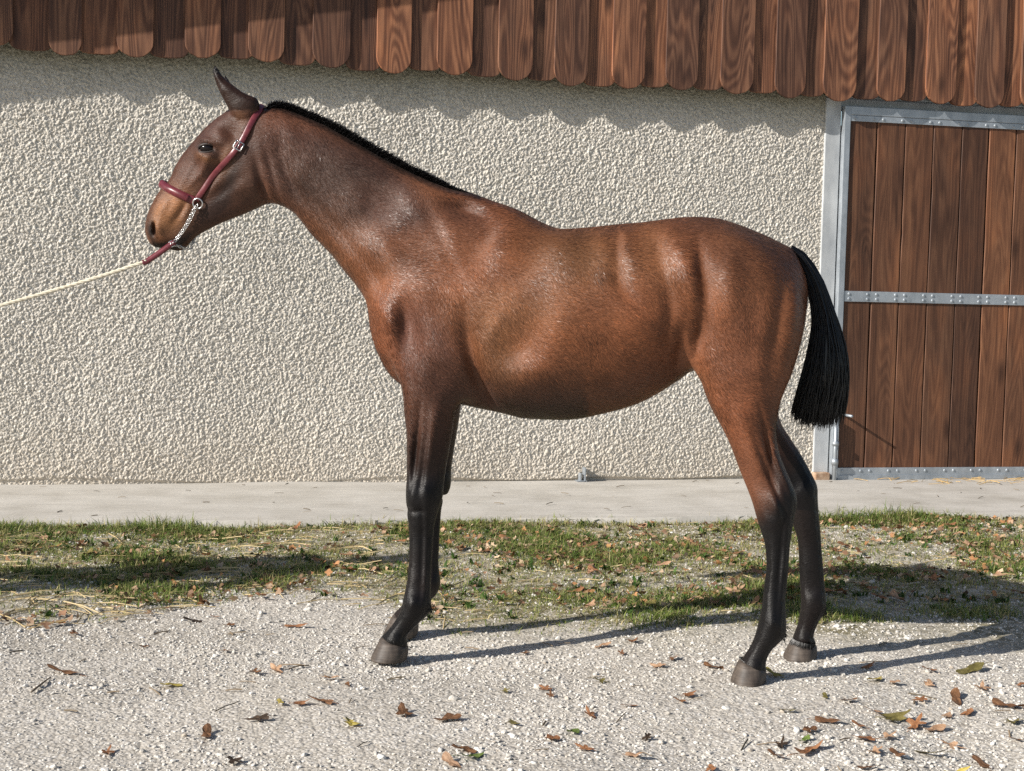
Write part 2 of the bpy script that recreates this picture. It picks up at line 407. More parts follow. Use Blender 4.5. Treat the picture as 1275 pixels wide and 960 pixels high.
tag(link('concrete_apron', grid_mesh('concrete_apron', XX, YY, hz), CONC), kind='structure')

TURF_EDGE = on_ground(np.array([-150., 0, 200, 330, 450, 560, 700, 850, 1000, 1100, 1275, 1450]), np.array([785., 780, 770, 745, 755, 790, 815, 825, 818, 812, 815, 830]))[:, :2]
def grass_amount(x, y):
    """how grown over the ground is, 0 bare gravel to 1 turf: a strip in front of the apron, ragged towards the track"""
    e = np.interp(x, TURF_EDGE[:, 0], TURF_EDGE[:, 1])+.05*np.sin(x*4.1+.3)+.05*np.sin(x*9.7)+.03*np.sin(x*23)
    return np.clip((y-e)/.60, 0, 1)**.8*np.clip((7.50-y)/.05, 0, 1)
m = NT('gravel_ground', .95, .2)
v1 = m.n('ShaderNodeTexVoronoi', feature='F1', i_Scale=95.0); m.l(m.coords(), v1.inputs['Vector'])
v2 = m.n('ShaderNodeTexVoronoi', feature='F1', i_Scale=40.0); m.l(m.coords(), v2.inputs['Vector'])
gb = m.noise(m.coords(), 1.1, 5, .6); gf = m.noise(m.coords(), 180, 3, .6); tr = m.noise(m.coords((.25, 1.6, 1)), 1.0, 4, .6)
sepc = m.n('ShaderNodeSeparateColor'); m.l(v1.outputs['Color'], sepc.inputs[0])
gc = m.ramp(sepc.outputs[0], [(0, (.46, .43, .38)), (.5, (.57, .54, .485)), (.85, (.63, .60, .55)), (1, (.70, .68, .64))])
gc = m.mix(.8, gc, m.ramp(v1.outputs['Distance'], [(.25, (1.06, 1.06, 1.06)), (.75, (.70, .68, .66))]), 'MULTIPLY')
gc = m.mix(.7, gc, m.ramp(gb, [(.3, (.74, .72, .69)), (.7, (1.10, 1.09, 1.08))]), 'MULTIPLY')
gc = m.mix(.45, gc, m.ramp(tr, [(.35, (.72, .70, .67)), (.6, (1.05, 1.05, 1.05))]), 'MULTIPLY')
at = m.n('ShaderNodeAttribute', attribute_name='turf')
soil = m.ramp(m.noise(m.coords(), 25, 5, .65), [(.3, (.10, .09, .05)), (.47, (.24, .21, .13)), (.62, (.50, .46, .38))])
gc = m.mix(at.outputs['Fac'], gc, soil)
GRND = m.out(gc, .95, m.bump(v1.outputs['Distance'], .5, -.006, m.bump(v2.outputs['Distance'], .4, -.008, m.bump(gf, .4, .003))))
def axis(lo, a, b, hi, fine, n=26):
    g = lambda s, e: s+(e-s)*(np.linspace(0, 1, n)**2.6)
    return np.concatenate([g(a, lo)[::-1][:-1], np.arange(a, b, fine), g(b, hi)])
gx = axis(-90, -2.6, 6.6, 90, .030); gy = axis(-90, 2.4, 7.55, 110, .030)
XX, YY = np.meshgrid(gx, gy, indexing='ij'); r = np.random.default_rng(13)
hz = .006*unit(fft_blur(r.normal(size=XX.shape), 6))+.007*unit(fft_blur(r.normal(size=XX.shape), 22))+.0016*r.normal(size=XX.shape)
hz -= .008; ga = grass_amount(XX, YY); hz += .012*ga
# the ground is level under the apron and the building
hz = np.where(YY > 7.45, -.05, hz)
gm = grid_mesh('ground', XX, YY, hz)
patch = unit(fft_blur(r.normal(size=XX.shape), 5)); turf = np.clip(ga*(.85+.35*patch), 0, 1)
a = gm.attributes.new('turf', 'FLOAT', 'POINT'); a.data.foreach_set('value', turf.ravel().astype(np.float32))
tag(link('ground', gm, GRND), kind='structure')
GXs, GYs, GHs = gx, gy, hz
def ground_z(x, y):
    i = np.clip(np.searchsorted(GXs, x)-1, 0, len(GXs)-2); j = np.clip(np.searchsorted(GYs, y)-1, 0, len(GYs)-2)
    u = (x-GXs[i])/(GXs[i+1]-GXs[i]); v = (y-GYs[j])/(GYs[j+1]-GYs[j])
    return (GHs[i, j]*(1-u)+GHs[i+1, j]*u)*(1-v)+(GHs[i, j+1]*(1-u)+GHs[i+1, j+1]*u)*v
# ================================================================== gravel, grass, straw, leaves
def points_object(name, P, scale, rot, stone_mat, noise_amp=.35, subdiv=1, kind='stuff'):
    """one object: loose stones, a lumpy stone set on every point"""
    me = bpy.data.meshes.new(name); me.vertices.add(len(P)); me.vertices.foreach_set('co', np.asarray(P, np.float32).ravel())
    a = me.attributes.new('size', 'FLOAT_VECTOR', 'POINT'); a.data.foreach_set('vector', np.asarray(scale, np.float32).ravel())
    a = me.attributes.new('turn', 'FLOAT_VECTOR', 'POINT'); a.data.foreach_set('vector', np.asarray(rot, np.float32).ravel())
    me.update(); o = link(name, me, stone_mat)
    ng = bpy.data.node_groups.new(name, 'GeometryNodeTree')
    ng.interface.new_socket('Geometry', in_out='INPUT', socket_type='NodeSocketGeometry'); ng.interface.new_socket('Geometry', in_out='OUTPUT', socket_type='NodeSocketGeometry')
    N = ng.nodes.new; gi_, go_ = N('NodeGroupInput'), N('NodeGroupOutput')
    ico = N('GeometryNodeMeshIcoSphere'); ico.inputs['Radius'].default_value = 1.0; ico.inputs['Subdivisions'].default_value = subdiv+1
    sp = N('GeometryNodeSetPosition'); nz_ = N('ShaderNodeTexNoise'); nz_.inputs['Scale'].default_value = 1.1; nz_.inputs['Detail'].default_value = 2.0
    sub = N('ShaderNodeVectorMath'); sub.operation = 'SUBTRACT'; sub.inputs[1].default_value = (.5, .5, .5)
    mul = N('ShaderNodeVectorMath'); mul.operation = 'SCALE'; mul.inputs['Scale'].default_value = noise_amp*3
    sm = N('GeometryNodeSetMaterial'); sm.inputs['Material'].default_value = stone_mat
    iop = N('GeometryNodeInstanceOnPoints'); s_at, r_at = N('GeometryNodeInputNamedAttribute'), N('GeometryNodeInputNamedAttribute')
    for q, nm in ((s_at, 'size'), (r_at, 'turn')): q.data_type = 'FLOAT_VECTOR'; q.inputs['Name'].default_value = nm
    e2r = N('FunctionNodeEulerToRotation'); L = ng.links.new
    L(ico.outputs['Mesh'], sp.inputs['Geometry']); L(nz_.outputs['Color'], sub.inputs[0]); L(sub.outputs[0], mul.inputs[0]); L(mul.outputs[0], sp.inputs['Offset'])
    L(sp.outputs[0], sm.inputs[0]); L(sm.outputs[0], iop.inputs['Instance']); L(gi_.outputs[0], iop.inputs['Points'])
    L(s_at.outputs['Attribute'], iop.inputs['Scale']); L(r_at.outputs['Attribute'], e2r.inputs[0]); L(e2r.outputs[0], iop.inputs['Rotation'])
    L(iop.outputs[0], go_.inputs[0])
    md = o.modifiers.new('stones', 'NODES'); md.node_group = ng
    return o
m = NT('limestone_chips', .9, .25); oi = m.n('ShaderNodeObjectInfo')
sc_ = m.ramp(oi.outputs['Random'], [(0, (.38, .355, .315)), (.25, (.53, .50, .45)), (.7, (.62, .59, .54)), (.93, (.70, .68, .64)), (1, (.44, .38, .31))])
STONE = m.out(m.mix(.5, sc_, m.ramp(m.noise(m.coords((1, 1, 1)), 2.2, 3), [(.3, (.7, .7, .7)), (.7, (1.15, 1.15, 1.15))]), 'MULTIPLY'), .9)
r = np.random.default_rng(17)
def scatter(n, x0, x1, y0, y1, keep):
    x = r.uniform(x0, x1, n*3); y = r.uniform(y0, y1, n*3); k = r.random(n*3) < keep(x, y); x, y = x[k][:n], y[k][:n]
    return x, y
def frame_keep(x, y, margin=1.0):
    """only ground the photograph could plausibly see: a wedge in front of the lens, with a margin each side"""
    d = x*FWD[0]+y*FWD[1]; s = x*RIGHT[0]+y*RIGHT[1]
    return (np.abs(s) < d*.345+margin).astype(float)
clump_noise = unit(fft_blur(r.normal(size=(400, 300)), 5))
def cn(x, y): return clump_noise[np.clip(((x+3)*40).astype(int), 0, 399), np.clip(((y-2)*40).astype(int), 0, 299)]
def stones(name, n, lo, hi, emb, keep):
    x, y = scatter(n, -3.0, 7.0, 2.7, 7.38, keep); n = len(x); s = lo*(hi/lo)**(r.random(n)**1.6)
    sc = np.stack([s*r.uniform(.8, 1.3, n), s*r.uniform(.7, 1.1, n), s*r.uniform(.45, .8, n)], 1)
    P = np.stack([x, y, ground_z(x, y)+s*emb], 1); rot = np.stack([r.normal(size=n)*.3, r.normal(size=n)*.3, r.random(n)*6.28], 1)
    return P, sc, rot
S1 = stones('g', 72000, .0018, .0055, .15, lambda x, y: frame_keep(x, y)*(1-.35*grass_amount(x, y))*np.clip(.72+.25*cn(x, y), .2, 1))
S2 = stones('g', 7800, .0048, .0095, .2, lambda x, y: frame_keep(x, y)*(1-.15*grass_amount(x, y))*np.clip(.5+.35*cn(x, y), .06, 1))
S3 = stones('g', 130, .009, .015, .2, lambda x, y: frame_keep(x, y))
go = points_object('gravel', np.vstack([S1[0], S2[0], S3[0]]), np.vstack([S1[1], S2[1], S3[1]]), np.vstack([S1[2], S2[2], S3[2]]), STONE)
tag(go, 'pale crushed limestone gravel of the yard', 'gravel', kind='stuff')

# --- grass
def blades(P, H, Wd, az, bend, col):
    n = len(P); d = np.stack([np.cos(az), np.sin(az), np.zeros(n)], 1); s = np.stack([-np.sin(az), np.cos(az), np.zeros(n)], 1); up = np.array([0, 0, 1.0])
    V = []
    for t, wk in ((0, 1.0), (.5, .8), (1.0, 0)):
        c = P+up*(H*t*(1-.35*bend*t))[:, None]+d*(H*bend*t*t)[:, None]
        if wk: V += [c-s*(Wd*wk)[:, None], c+s*(Wd*wk)[:, None]]
        else: V.append(c)
    V = np.stack(V, 1).reshape(-1, 3); b = np.arange(n)[:, None]*5
    T = np.vstack([b+np.array([[0, 1, 3]]), b+np.array([[0, 3, 2]]), b+np.array([[2, 3, 4]])])
    return V, T, np.repeat(col, 5, 0)
nC = 32000
def turf_keep(x, y):
    return frame_keep(x, y, 1.3)*grass_amount(x, y)**1.3*np.clip(.46+.34*cn(x, y)+.42*np.clip((y-7.12)/.22, 0, 1)+.25*np.clip((1.4-x)/2, 0, 1), .26, 1)
x, y = scatter(nC, -3.4, 7.4, 5.0, 7.42, turf_keep); nC = len(x)
per = r.integers(3, 8, nC); ci = np.repeat(np.arange(nC), per); nB = len(ci)
edge = np.clip((y-7.18)/.18, 0, 1)
ch = (.014+.018*r.random(nC)+.012*np.clip(cn(x, y), 0, 2))*(1+1.1*edge*r.random(nC))
bx_ = x[ci]+r.normal(size=nB)*.018; by_ = y[ci]+r.normal(size=nB)*.018
hue = np.clip(r.normal(size=nC)*.32+.60-.12*np.clip(cn(x, y), -1, 1.5), 0, 1)[ci]+r.normal(size=nB)*.12
GA, GB, GC = np.array([.095, .170, .028]), np.array([.22, .26, .065]), np.array([.44, .37, .19])
h1 = np.clip(hue*2, 0, 1)[:, None]; h2 = np.clip(hue*2-1, 0, 1)[:, None]; gcol = GA*(1-h1)+GB*h1; gcol = gcol*(1-h2)+GC*h2
gcol *= np.clip(1+.2*r.normal(size=nB), .5, 1.6)[:, None]
V1, T1, C1 = blades(np.stack([bx_, by_, ground_z(bx_, by_)-.004], 1), ch[ci]*r.uniform(.55, 1.35, nB), r.uniform(.0010, .0026, nB), r.random(nB)*6.28, np.clip(1.1+.6*r.normal(size=nB), .05, 2.6), gcol)
# broad low weeds (plantain, clover) between the grass
x, y = scatter(900, -2.6, 6.6, 5.2, 7.40, turf_keep); nW = len(x); per = r.integers(4, 8, nW); ci = np.repeat(np.arange(nW), per); nB2 = len(ci)
P = np.stack([x[ci]+r.normal(size=nB2)*.008, y[ci]+r.normal(size=nB2)*.008, ground_z(x[ci], y[ci])], 1)
V2, T2, C2 = blades(P, r.uniform(.018, .045, nB2), r.uniform(.004, .008, nB2), r.random(nB2)*6.28, r.uniform(.6, 1.5, nB2), np.array([.055, .105, .022])*np.clip(1+.3*r.normal(size=nB2), .5, 1.8)[:, None])
V = np.vstack([V1, V2]); T = np.vstack([T1, T2+len(V1)])
gme = np_mesh('grass', V, T); color_attr(gme, 'tint', np.vstack([C1, C2]))
m = NT('grass_blade', .55, .3); m.b.inputs['Transmission Weight'].default_value = 0
ga_ = m.n('ShaderNodeAttribute', attribute_name='tint').outputs['Color']
tl = m.n('ShaderNodeBsdfTranslucent'); m.l(ga_, tl.inputs[0]); ms = m.n('ShaderNodeMixShader', i_0=.3)
m.out(ga_); m.l(m.b.outputs[0], ms.inputs[1]); m.l(tl.outputs[0], ms.inputs[2]); m.l(ms.outputs[0], m.t.nodes['Material Output'].inputs[0])
tag(link('grass', gme, m.m), 'patchy green and yellowing grass strip along the concrete apron', 'grass', kind='stuff')

# --- straw and dry stalks
def straw(n, x0, x1, y0, y1, keep, l0, l1, zoff=.004, cols=((.50, .40, .22), (.34, .25, .12))):
    x, y = scatter(n, x0, x1, y0, y1, keep); n = len(x); az = r.normal(size=n)*.8+.25; L = r.uniform(l0, l1, n); tilt = r.normal(size=n)*.10+.06; w = r.uniform(.0012, .0030, n)
    d = np.stack([np.cos(az), np.sin(az), tilt], 1); s = np.stack([-np.sin(az), np.cos(az), np.zeros(n)], 1); c = np.stack([x, y, ground_z(x, y)+zoff if zoff < .02 else np.full(n, zoff)], 1)
    mid = c+np.array([0, 0, 1])*(L*.04)[:, None]; V = []
    for q, cc in ((-.5, c), (0, mid), (.5, c)):
        p = cc+d*(L*q)[:, None]; V += [p-s*w[:, None], p+s*w[:, None], p+np.array([0, 0, 1])*w[:, None]*1.3]
    V = np.stack(V, 1).reshape(-1, 3); b = np.arange(n)[:, None]*9; Q = []
    for k in (0, 3):
        for a_, b_ in ((0, 1), (1, 2), (2, 0)): Q.append(b+np.array([[k+a_, k+b_, k+3+b_, k+3+a_]]))
    u = r.random(n)[:, None]; col = np.array(cols[0])*u+np.array(cols[1])*(1-u)
    return V, np.vstack(Q), np.repeat(col, 9, 0)
sets = [straw(700, -2.2, 1.2, 5.35, 7.3, lambda x, y: frame_keep(x, y)*np.clip(.9-.5*np.clip(x, 0, 2), .06, 1)*np.clip(.5+.5*cn(y+1, x+3), .05, 1)*(grass_amount(x, y) > .02), .05, .22),
        straw(420, -2.2, 6, 5.2, 7.35, lambda x, y: frame_keep(x, y)*(grass_amount(x, y) > .05), .03, .14),
        straw(90, -1, 5, 3.2, 5.4, lambda x, y: frame_keep(x, y), .02, .09, cols=((.22, .16, .10), (.10, .08, .05))),
        straw(240, 4.35, 6.6, 8.45, 8.80, lambda x, y: np.clip((y-8.4)*2.2, 0, 1)*np.clip((x-4.2)*.5, .05, 1), .03, .13, .036, cols=((.48, .34, .15), (.30, .20, .09))),
        straw(70, -1.6, 5.8, 7.5, 8.78, lambda x, y: np.ones_like(x), .01, .06, .034, cols=((.20, .16, .11), (.10, .08, .06)))]
V, Fq = merge([(s_[0], [s_[1]]) for s_ in sets]); me = np_mesh('straw', V, Fq, False); color_attr(me, 'tint', np.vstack([s_[2] for s_ in sets]))
m = NT('straw', .6, .3); tag(link('straw', me, m.out(m.n('ShaderNodeAttribute', attribute_name='tint').outputs['Color'])), 'loose straw and dry stalks strewn over the grass strip', 'straw', kind='stuff')

# --- fallen leaves
def leaf_mesh(seed, kind):
    q = np.random.default_rng(seed); n = 22; th = np.linspace(-math.pi, math.pi, n, endpoint=False)
    if kind == 'lobed': rad = .6+.30*np.cos(th*5)*np.where(np.abs(th) > 2.5, .3, 1)+.10*np.cos(th)+.05*q.normal(size=n)
    elif kind == 'oval': rad = .34+.52*np.abs(np.cos(th))**1.6+.03*q.normal(size=n)
    else: rad = .55+.20*np.cos(th*3)+.12*q.normal(size=n)
    ring = np.stack([rad*np.cos(th), rad*np.sin(th)*(.75 if kind != 'oval' else .8)], 1)
    V = []; cx, cy = q.normal(size=2)*.9; cf = q.uniform(.25, .8)
    for k in (1.0, .6, .25):
        p = ring*k; z = cf*((p[:, 0]*math.cos(cx)+p[:, 1]*math.sin(cx))**2)*.75+.25*q.uniform(-.5, 1)*p[:, 0]*p[:, 1]+.06*np.sin(th*4+k*3)*k
        V.append(np.column_stack([p, z]))
    V = np.vstack(V+[np.zeros((1, 3))]); I = np.arange(3*n).reshape(3, n); J = np.roll(I, -1, 1)
    Q = np.vstack([np.stack([I[k], J[k], J[k+1], I[k+1]], 1) for k in (0, 1)]); T = np.stack([I[2], J[2], np.full(n, 3*n)], 1)
    # stalk
    st, fs = tube([(-rad[0]*.9, 0, .02), (-rad[0]-.25, .05, .06), (-rad[0]-.5, .16, .05)], [.022, .02, .016], 4)
    V2, F2 = merge([(V, [Q, T]), (st, fs)]); V2[:, 2] -= V2[:, 2].min()
    return np_mesh('leaf', V2, F2)
def leaf_mat(name, a, b, c):
    m = NT(name, .6, .3); oi = m.n('ShaderNodeObjectInfo'); v = m.coords((1, 1, 1)); n_ = m.noise(v, 3.2, 4, .65); vein = m.noise(m.coords((3, 14, 3)), 1.5, 2)
    col = m.ramp(n_, [(.28, a), (.5, b), (.74, c)])
    col = m.mix(.6, col, m.ramp(oi.outputs['Random'], [(0, (.7, .68, .66)), (1, (1.3, 1.25, 1.15))]), 'MULTIPLY')
    return m.out(col, .6, m.bump(vein, .3, .02))
LM = {'brown': leaf_mat('leaf_brown', (.075, .036, .018), (.17, .085, .042), (.26, .14, .075)), 'orange': leaf_mat('leaf_orange', (.12, .052, .024), (.26, .118, .055), (.36, .19, .10)),
      'tan': leaf_mat('leaf_tan', (.20, .115, .065), (.38, .235, .145), (.48, .33, .22)), 'yellow': leaf_mat('leaf_yellow', (.22, .16, .03), (.45, .36, .075), (.52, .44, .16)),
      'olive': leaf_mat('leaf_olive', (.07, .055, .018), (.15, .13, .04), (.24, .20, .075)), 'green': leaf_mat('leaf_green', (.06, .10, .02), (.15, .22, .05), (.26, .32, .10)), 'dark': leaf_mat('leaf_dark', (.02, .014, .010), (.05, .033, .022), (.085, .055, .036))}
LB = {}
for k in range(9):
    kind = ('lobed', 'oval', 'torn')[k % 3]
    for cname in LM:
        pass
LEAFV = [leaf_mesh(70+k, ('lobed', 'oval', 'torn')[k % 3]) for k in range(9)]
def leaf_data(k, cname):
    if (k, cname) not in LB:
        me = LEAFV[k].copy(); me.materials.clear(); me.materials.append(LM[cname]); LB[(k, cname)] = me
    return LB[(k, cname)]
LEAVES = [(33, 776, 1.2, 'tan'), (92, 789, 1.5, 'orange'), (79, 839, 1.6, 'brown'), (211, 851, 1.4, 'yellow'), (240, 775, 1.2, 'dark'), (268, 770, .9, 'orange'), (285, 781, 1.1, 'brown'), (369, 781, 1.2, 'orange'), (344, 834, 1.1, 'tan'), (316, 836, 1.3, 'brown'), (412, 847, 1.1, 'tan'),
          (349, 879, .9, 'yellow'), (372, 881, 1.0, 'orange'), (403, 880, 1.3, 'brown'), (324, 898, 1.1, 'dark'), (257, 913, 1.3, 'brown'), (133, 933, 1.1, 'orange'), (290, 945, 1.2, 'dark'), (180, 804, .7, 'brown'), (280, 812, .7, 'brown'),
          (432, 856, .7, 'brown'), (437, 905, 1.3, 'yellow'), (503, 893, 1.4, 'brown'), (558, 898, 1.7, 'brown'), (629, 864, .9, 'olive'), (680, 859, 1.0, 'orange'), (686, 870, .8, 'brown'), (735, 895, 1.0, 'orange'), (783, 883, 1.0, 'orange'), (747, 848, .8, 'olive'), (639, 903, 1.0, 'olive'), (713, 915, 1.0, 'green'),
          (686, 923, 1.3, 'orange'), (730, 936, 1.0, 'orange'), (577, 937, 1.3, 'brown'), (587, 946, 1.4, 'green'), (562, 953, 1.3, 'tan'), (791, 943, 1.0, 'tan'), (806, 918, .8, 'dark'), (653, 813, .9, 'brown'), (750, 807, 1.2, 'tan'), (788, 802, 1.1, 'orange'), (774, 817, .9, 'orange'), (838, 824, 1.2, 'brown'), (821, 832, 1.0, 'tan'), (847, 876, .8, 'brown'),
          (888, 835, 1.1, 'brown'), (857, 868, .9, 'orange'), (980, 888, .9, 'olive'), (964, 843, 1.2, 'yellow'), (1080, 833, 1.1, 'orange'), (1090, 848, 1.3, 'yellow'), (1113, 852, 1.0, 'tan'), (1157, 837, 1.2, 'orange'), (1157, 851, 1.2, 'tan'), (1208, 837, 1.8, 'olive'), (1147, 870, 1.0, 'orange'), (1058, 873, 1.4, 'brown'), (1190, 868, 1.7, 'brown'), (1205, 883, 1.2, 'orange'),
          (1223, 857, 1.2, 'tan'), (1255, 877, 1.6, 'brown'), (1262, 896, 1.4, 'olive'), (1272, 854, 1.2, 'orange'), (1180, 887, 1.0, 'tan'), (1032, 900, 1.2, 'brown'), (1070, 903, .9, 'orange'), (1088, 885, .9, 'tan'), (1112, 892, 1.9, 'olive'), (1140, 898, 1.5, 'orange'), (1163, 902, 1.5, 'tan'), (1105, 915, 1.2, 'tan'), (1077, 920, 1.5, 'orange'), (1007, 912, 1.5, 'brown'), (1002, 923, 1.0, 'green'),
          (1008, 934, 1.7, 'orange'), (972, 927, 1.1, 'dark'), (965, 938, 1.3, 'brown'), (1090, 935, 1.2, 'tan'), (1118, 937, 1.1, 'brown'), (1158, 932, 1.4, 'olive'), (1183, 919, 1.1, 'tan'), (1267, 917, 1.0, 'brown'), (1223, 942, 1.2, 'brown'), (1193, 954, 1.0, 'yellow'), (885, 954, 1.1, 'orange'), (1080, 954, .9, 'brown'), (1027, 869, .8, 'olive')]
def area_of(px):
    return ('on the gravel left of the front hooves' if px < 455 else 'on the gravel between front and hind hooves' if px < 905 else 'on the gravel below the hind hooves' if px < 1040 else 'on the gravel right of the hind hooves')
ORD = ['leftmost', 'second', 'third', 'fourth', 'fifth', 'sixth', 'seventh', 'eighth', 'ninth', 'tenth', 'eleventh', 'twelfth', 'thirteenth']
CW = {'brown': 'dry brown', 'orange': 'orange-brown', 'tan': 'pale tan', 'yellow': 'yellow', 'olive': 'olive', 'green': 'green', 'dark': 'dark brown'}
tot = {}
for L_ in LEAVES: tot[(area_of(L_[0]), L_[3])] = tot.get((area_of(L_[0]), L_[3]), 0)+1
seen = {}
lr = random.Random(12)
for (px, py, size, cname) in sorted(LEAVES):
    P = on_ground(px, py)
    key = (area_of(px), cname); k = seen.get(key, 0); seen[key] = k+1
    if tot[key] == 1: lab = 'only %s fallen leaf %s' % (CW[cname], key[0])
    elif k == 0: lab = 'leftmost %s fallen leaf %s' % (CW[cname], key[0])
    else: lab = '%s %s fallen leaf from the left, %s' % (ORD[k], CW[cname], key[0])
    o = link('fallen_leaf', leaf_data(lr.randrange(9), cname), None); s = .033*size
    o.location = (P[0], P[1], float(ground_z(P[0], P[1]))+.006); o.scale = (s*lr.uniform(.9, 1.3), s*lr.uniform(.7, 1.0), s*lr.uniform(.5, 1.1)); o.rotation_euler = (lr.uniform(-.25, .25), lr.uniform(-.25, .25), lr.uniform(0, 6.28))
    tag(o, lab, 'leaf', 'fallen leaves on the gravel')
# leaves caught in the grass: the largest are things, the crumbs are litter
x, y = scatter(190, -1.6, 6.2, 5.35, 7.36, lambda x, y: frame_keep(x, y, -.1)*(grass_amount(x, y) > .05)*np.clip(.55+.3*cn(x, y)+.12*(x-1), .08, 1))
names = ['tan', 'brown', 'orange', 'tan', 'brown', 'olive', 'orange', 'tan']
def grass_area(x, y):
    s_ = (x*RIGHT[0]+y*RIGHT[1])/(x*FWD[0]+y*FWD[1])
    a_ = 'left of front legs' if s_ < -.062 else 'between front and hind legs' if s_ < .165 else 'right of hind legs'
    return ('in grass near concrete ' if y > 6.45 else 'in grass near gravel ')+a_
GL = []
for k in range(len(x)): GL.append((float(x[k]), float(y[k]), names[lr.randrange(8)]))
GL.sort(key=lambda q: (q[0]*RIGHT[0]+q[1]*RIGHT[1])/(q[0]*FWD[0]+q[1]*FWD[1]))
ORD += ['%s' % w_ for w_ in ('fourteenth', 'fifteenth', 'sixteenth', 'seventeenth', 'eighteenth', 'nineteenth', 'twentieth', 'twenty-first', 'twenty-second', 'twenty-third', 'twenty-fourth', 'twenty-fifth', 'twenty-sixth', 'twenty-seventh', 'twenty-eighth', 'twenty-ninth', 'thirtieth')]
tot = {}; seen = {}
for q in GL: tot[(grass_area(q[0], q[1]), q[2])] = tot.get((grass_area(q[0], q[1]), q[2]), 0)+1
for (lx, ly, cname) in GL:
    o = link('fallen_leaf', leaf_data(lr.randrange(9), cname), None); s = .030*lr.uniform(.8, 1.6)
    o.location = (lx, ly, float(ground_z(lx, ly))+.016); o.scale = (s*1.1, s*.9, s*lr.uniform(.6, 1.2)); o.rotation_euler = (lr.uniform(-.25, .25), lr.uniform(-.25, .25), lr.uniform(0, 6.28))
    key = (grass_area(lx, ly), cname); k = seen.get(key, 0); seen[key] = k+1
    lab = ('only' if tot[key] == 1 else ORD[k])+' '+CW[cname]+' leaf '+('' if tot[key] == 1 or k == 0 else 'from left ')+key[0]
    tag(o, lab, 'leaf', 'fallen leaves in the grass strip')
nL = 3600; x, y = scatter(nL, -2.8, 7.0, 5.3, 7.38, lambda x, y: frame_keep(x, y)*np.clip(.4+.4*cn(x, y)+.1*(x-1), .05, 1)*(grass_amount(x, y) > .03)); nL = len(x)
parts = []; cols = []; cpal = np.array([(.38, .25, .16), (.24, .135, .08), (.34, .17, .075), (.13, .075, .045), (.46, .34, .23)])
bv = []
for k in range(4):
    me = LEAFV[k*2]; co = np.empty(len(me.vertices)*3, np.float32); me.vertices.foreach_get('co', co); co = co.reshape(-1, 3); bv.append(np.vstack([co[0:22:2], co[44:66:2], co[66:67]]))
nn = 11; I = np.arange(22).reshape(2, nn); J = np.roll(I, -1, 1); Qb = np.stack([I[0], J[0], J[1], I[1]], 1); Tb = np.stack([I[1], J[1], np.full(nn, 22)], 1)
for k in range(nL):
    a_, b_, c_ = r.random()*6.28, r.normal()*.5, r.normal()*.5; s = .020*r.uniform(.5, 1.5)
    M = np.array((Matrix.Rotation(a_, 3, 'Z') @ Matrix.Rotation(b_, 3, 'X') @ Matrix.Rotation(c_, 3, 'Y'))); v_ = bv[k % 4]*s @ M.T+np.array([x[k], y[k], float(ground_z(x[k], y[k]))+.012])
    parts.append((v_, [Qb, Tb])); cols.append(np.tile(cpal[r.integers(0, 5)]*r.uniform(.7, 1.25), (23, 1)))
V, Fq = merge(parts); me = np_mesh('leaf_litter', V, Fq); color_attr(me, 'tint', np.vstack(cols)); m = NT('leaf_litter', .65, .25)
tag(link('leaf_litter', me, m.out(m.n('ShaderNodeAttribute', attribute_name='tint').outputs['Color'])), 'small crumbled leaves scattered through the grass strip', 'leaf litter', kind='stuff')
# a short twig on the gravel
P = on_ground(51, 854); a_, b_ = on_ground(39, 863), on_ground(63, 845)
V, Q = tube(catmull([a_+[0, 0, .004], P+[0.004, 0, .008], b_+[0, 0, .005]], 8), [.003, .0035, .003, .0032, .003, .0025, .002, .0015], 6)
m = NT('twig', .8, .2); tag(link('twig', np_mesh('twig', V, Q), m.out((.16, .13, .10))), 'thin grey twig on the gravel near the left edge', 'twig')
# ================================================================== the horse
# local frame: x head -> tail, y away from the viewer's side, z up; origin on the ground under the middle of the back
H_G = [on_ground(484, 822), on_ground(497, 789), on_ground(932, 851), on_ground(995, 818)]
H_O = (H_G[0]+H_G[1]+H_G[2]+H_G[3])/4
_ax = (H_G[2]+H_G[3]-H_G[0]-H_G[1]); H_A = math.atan2(_ax[1], _ax[0])
HX = np.array([math.cos(H_A), math.sin(H_A), 0]); HY = np.array([-math.sin(H_A), math.cos(H_A), 0])
def hloc(px, py, y0=0.0):
    """point of the photograph -> (x, z) on the horse's own vertical plane at lateral offset y0"""
    d = ray(px, py); t = (y0+(H_O-CAM)@HY)/(d@HY)
    P = CAM + d*t[..., None]-H_O
    return np.stack([P@HX, P[..., 2]], -1)
def hl(pts, y0=0.0):
    a = np.asarray(pts, float); return hloc(a[:, 0], a[:, 1], y0)
def h3(px, py, y0=0.0):
    q = hloc(px, py, y0); return np.array([q[0], y0, q[1]])

VOX = 0.0050
X0, X1, Z0, Z1, Y0, Y1 = -1.62, 0.98, 0.03, 2.02, -0.36, 0.36
GX = np.arange(X0, X1, VOX); GZ = np.arange(Z0, Z1, VOX); GY = np.arange(Y0, Y1, VOX)

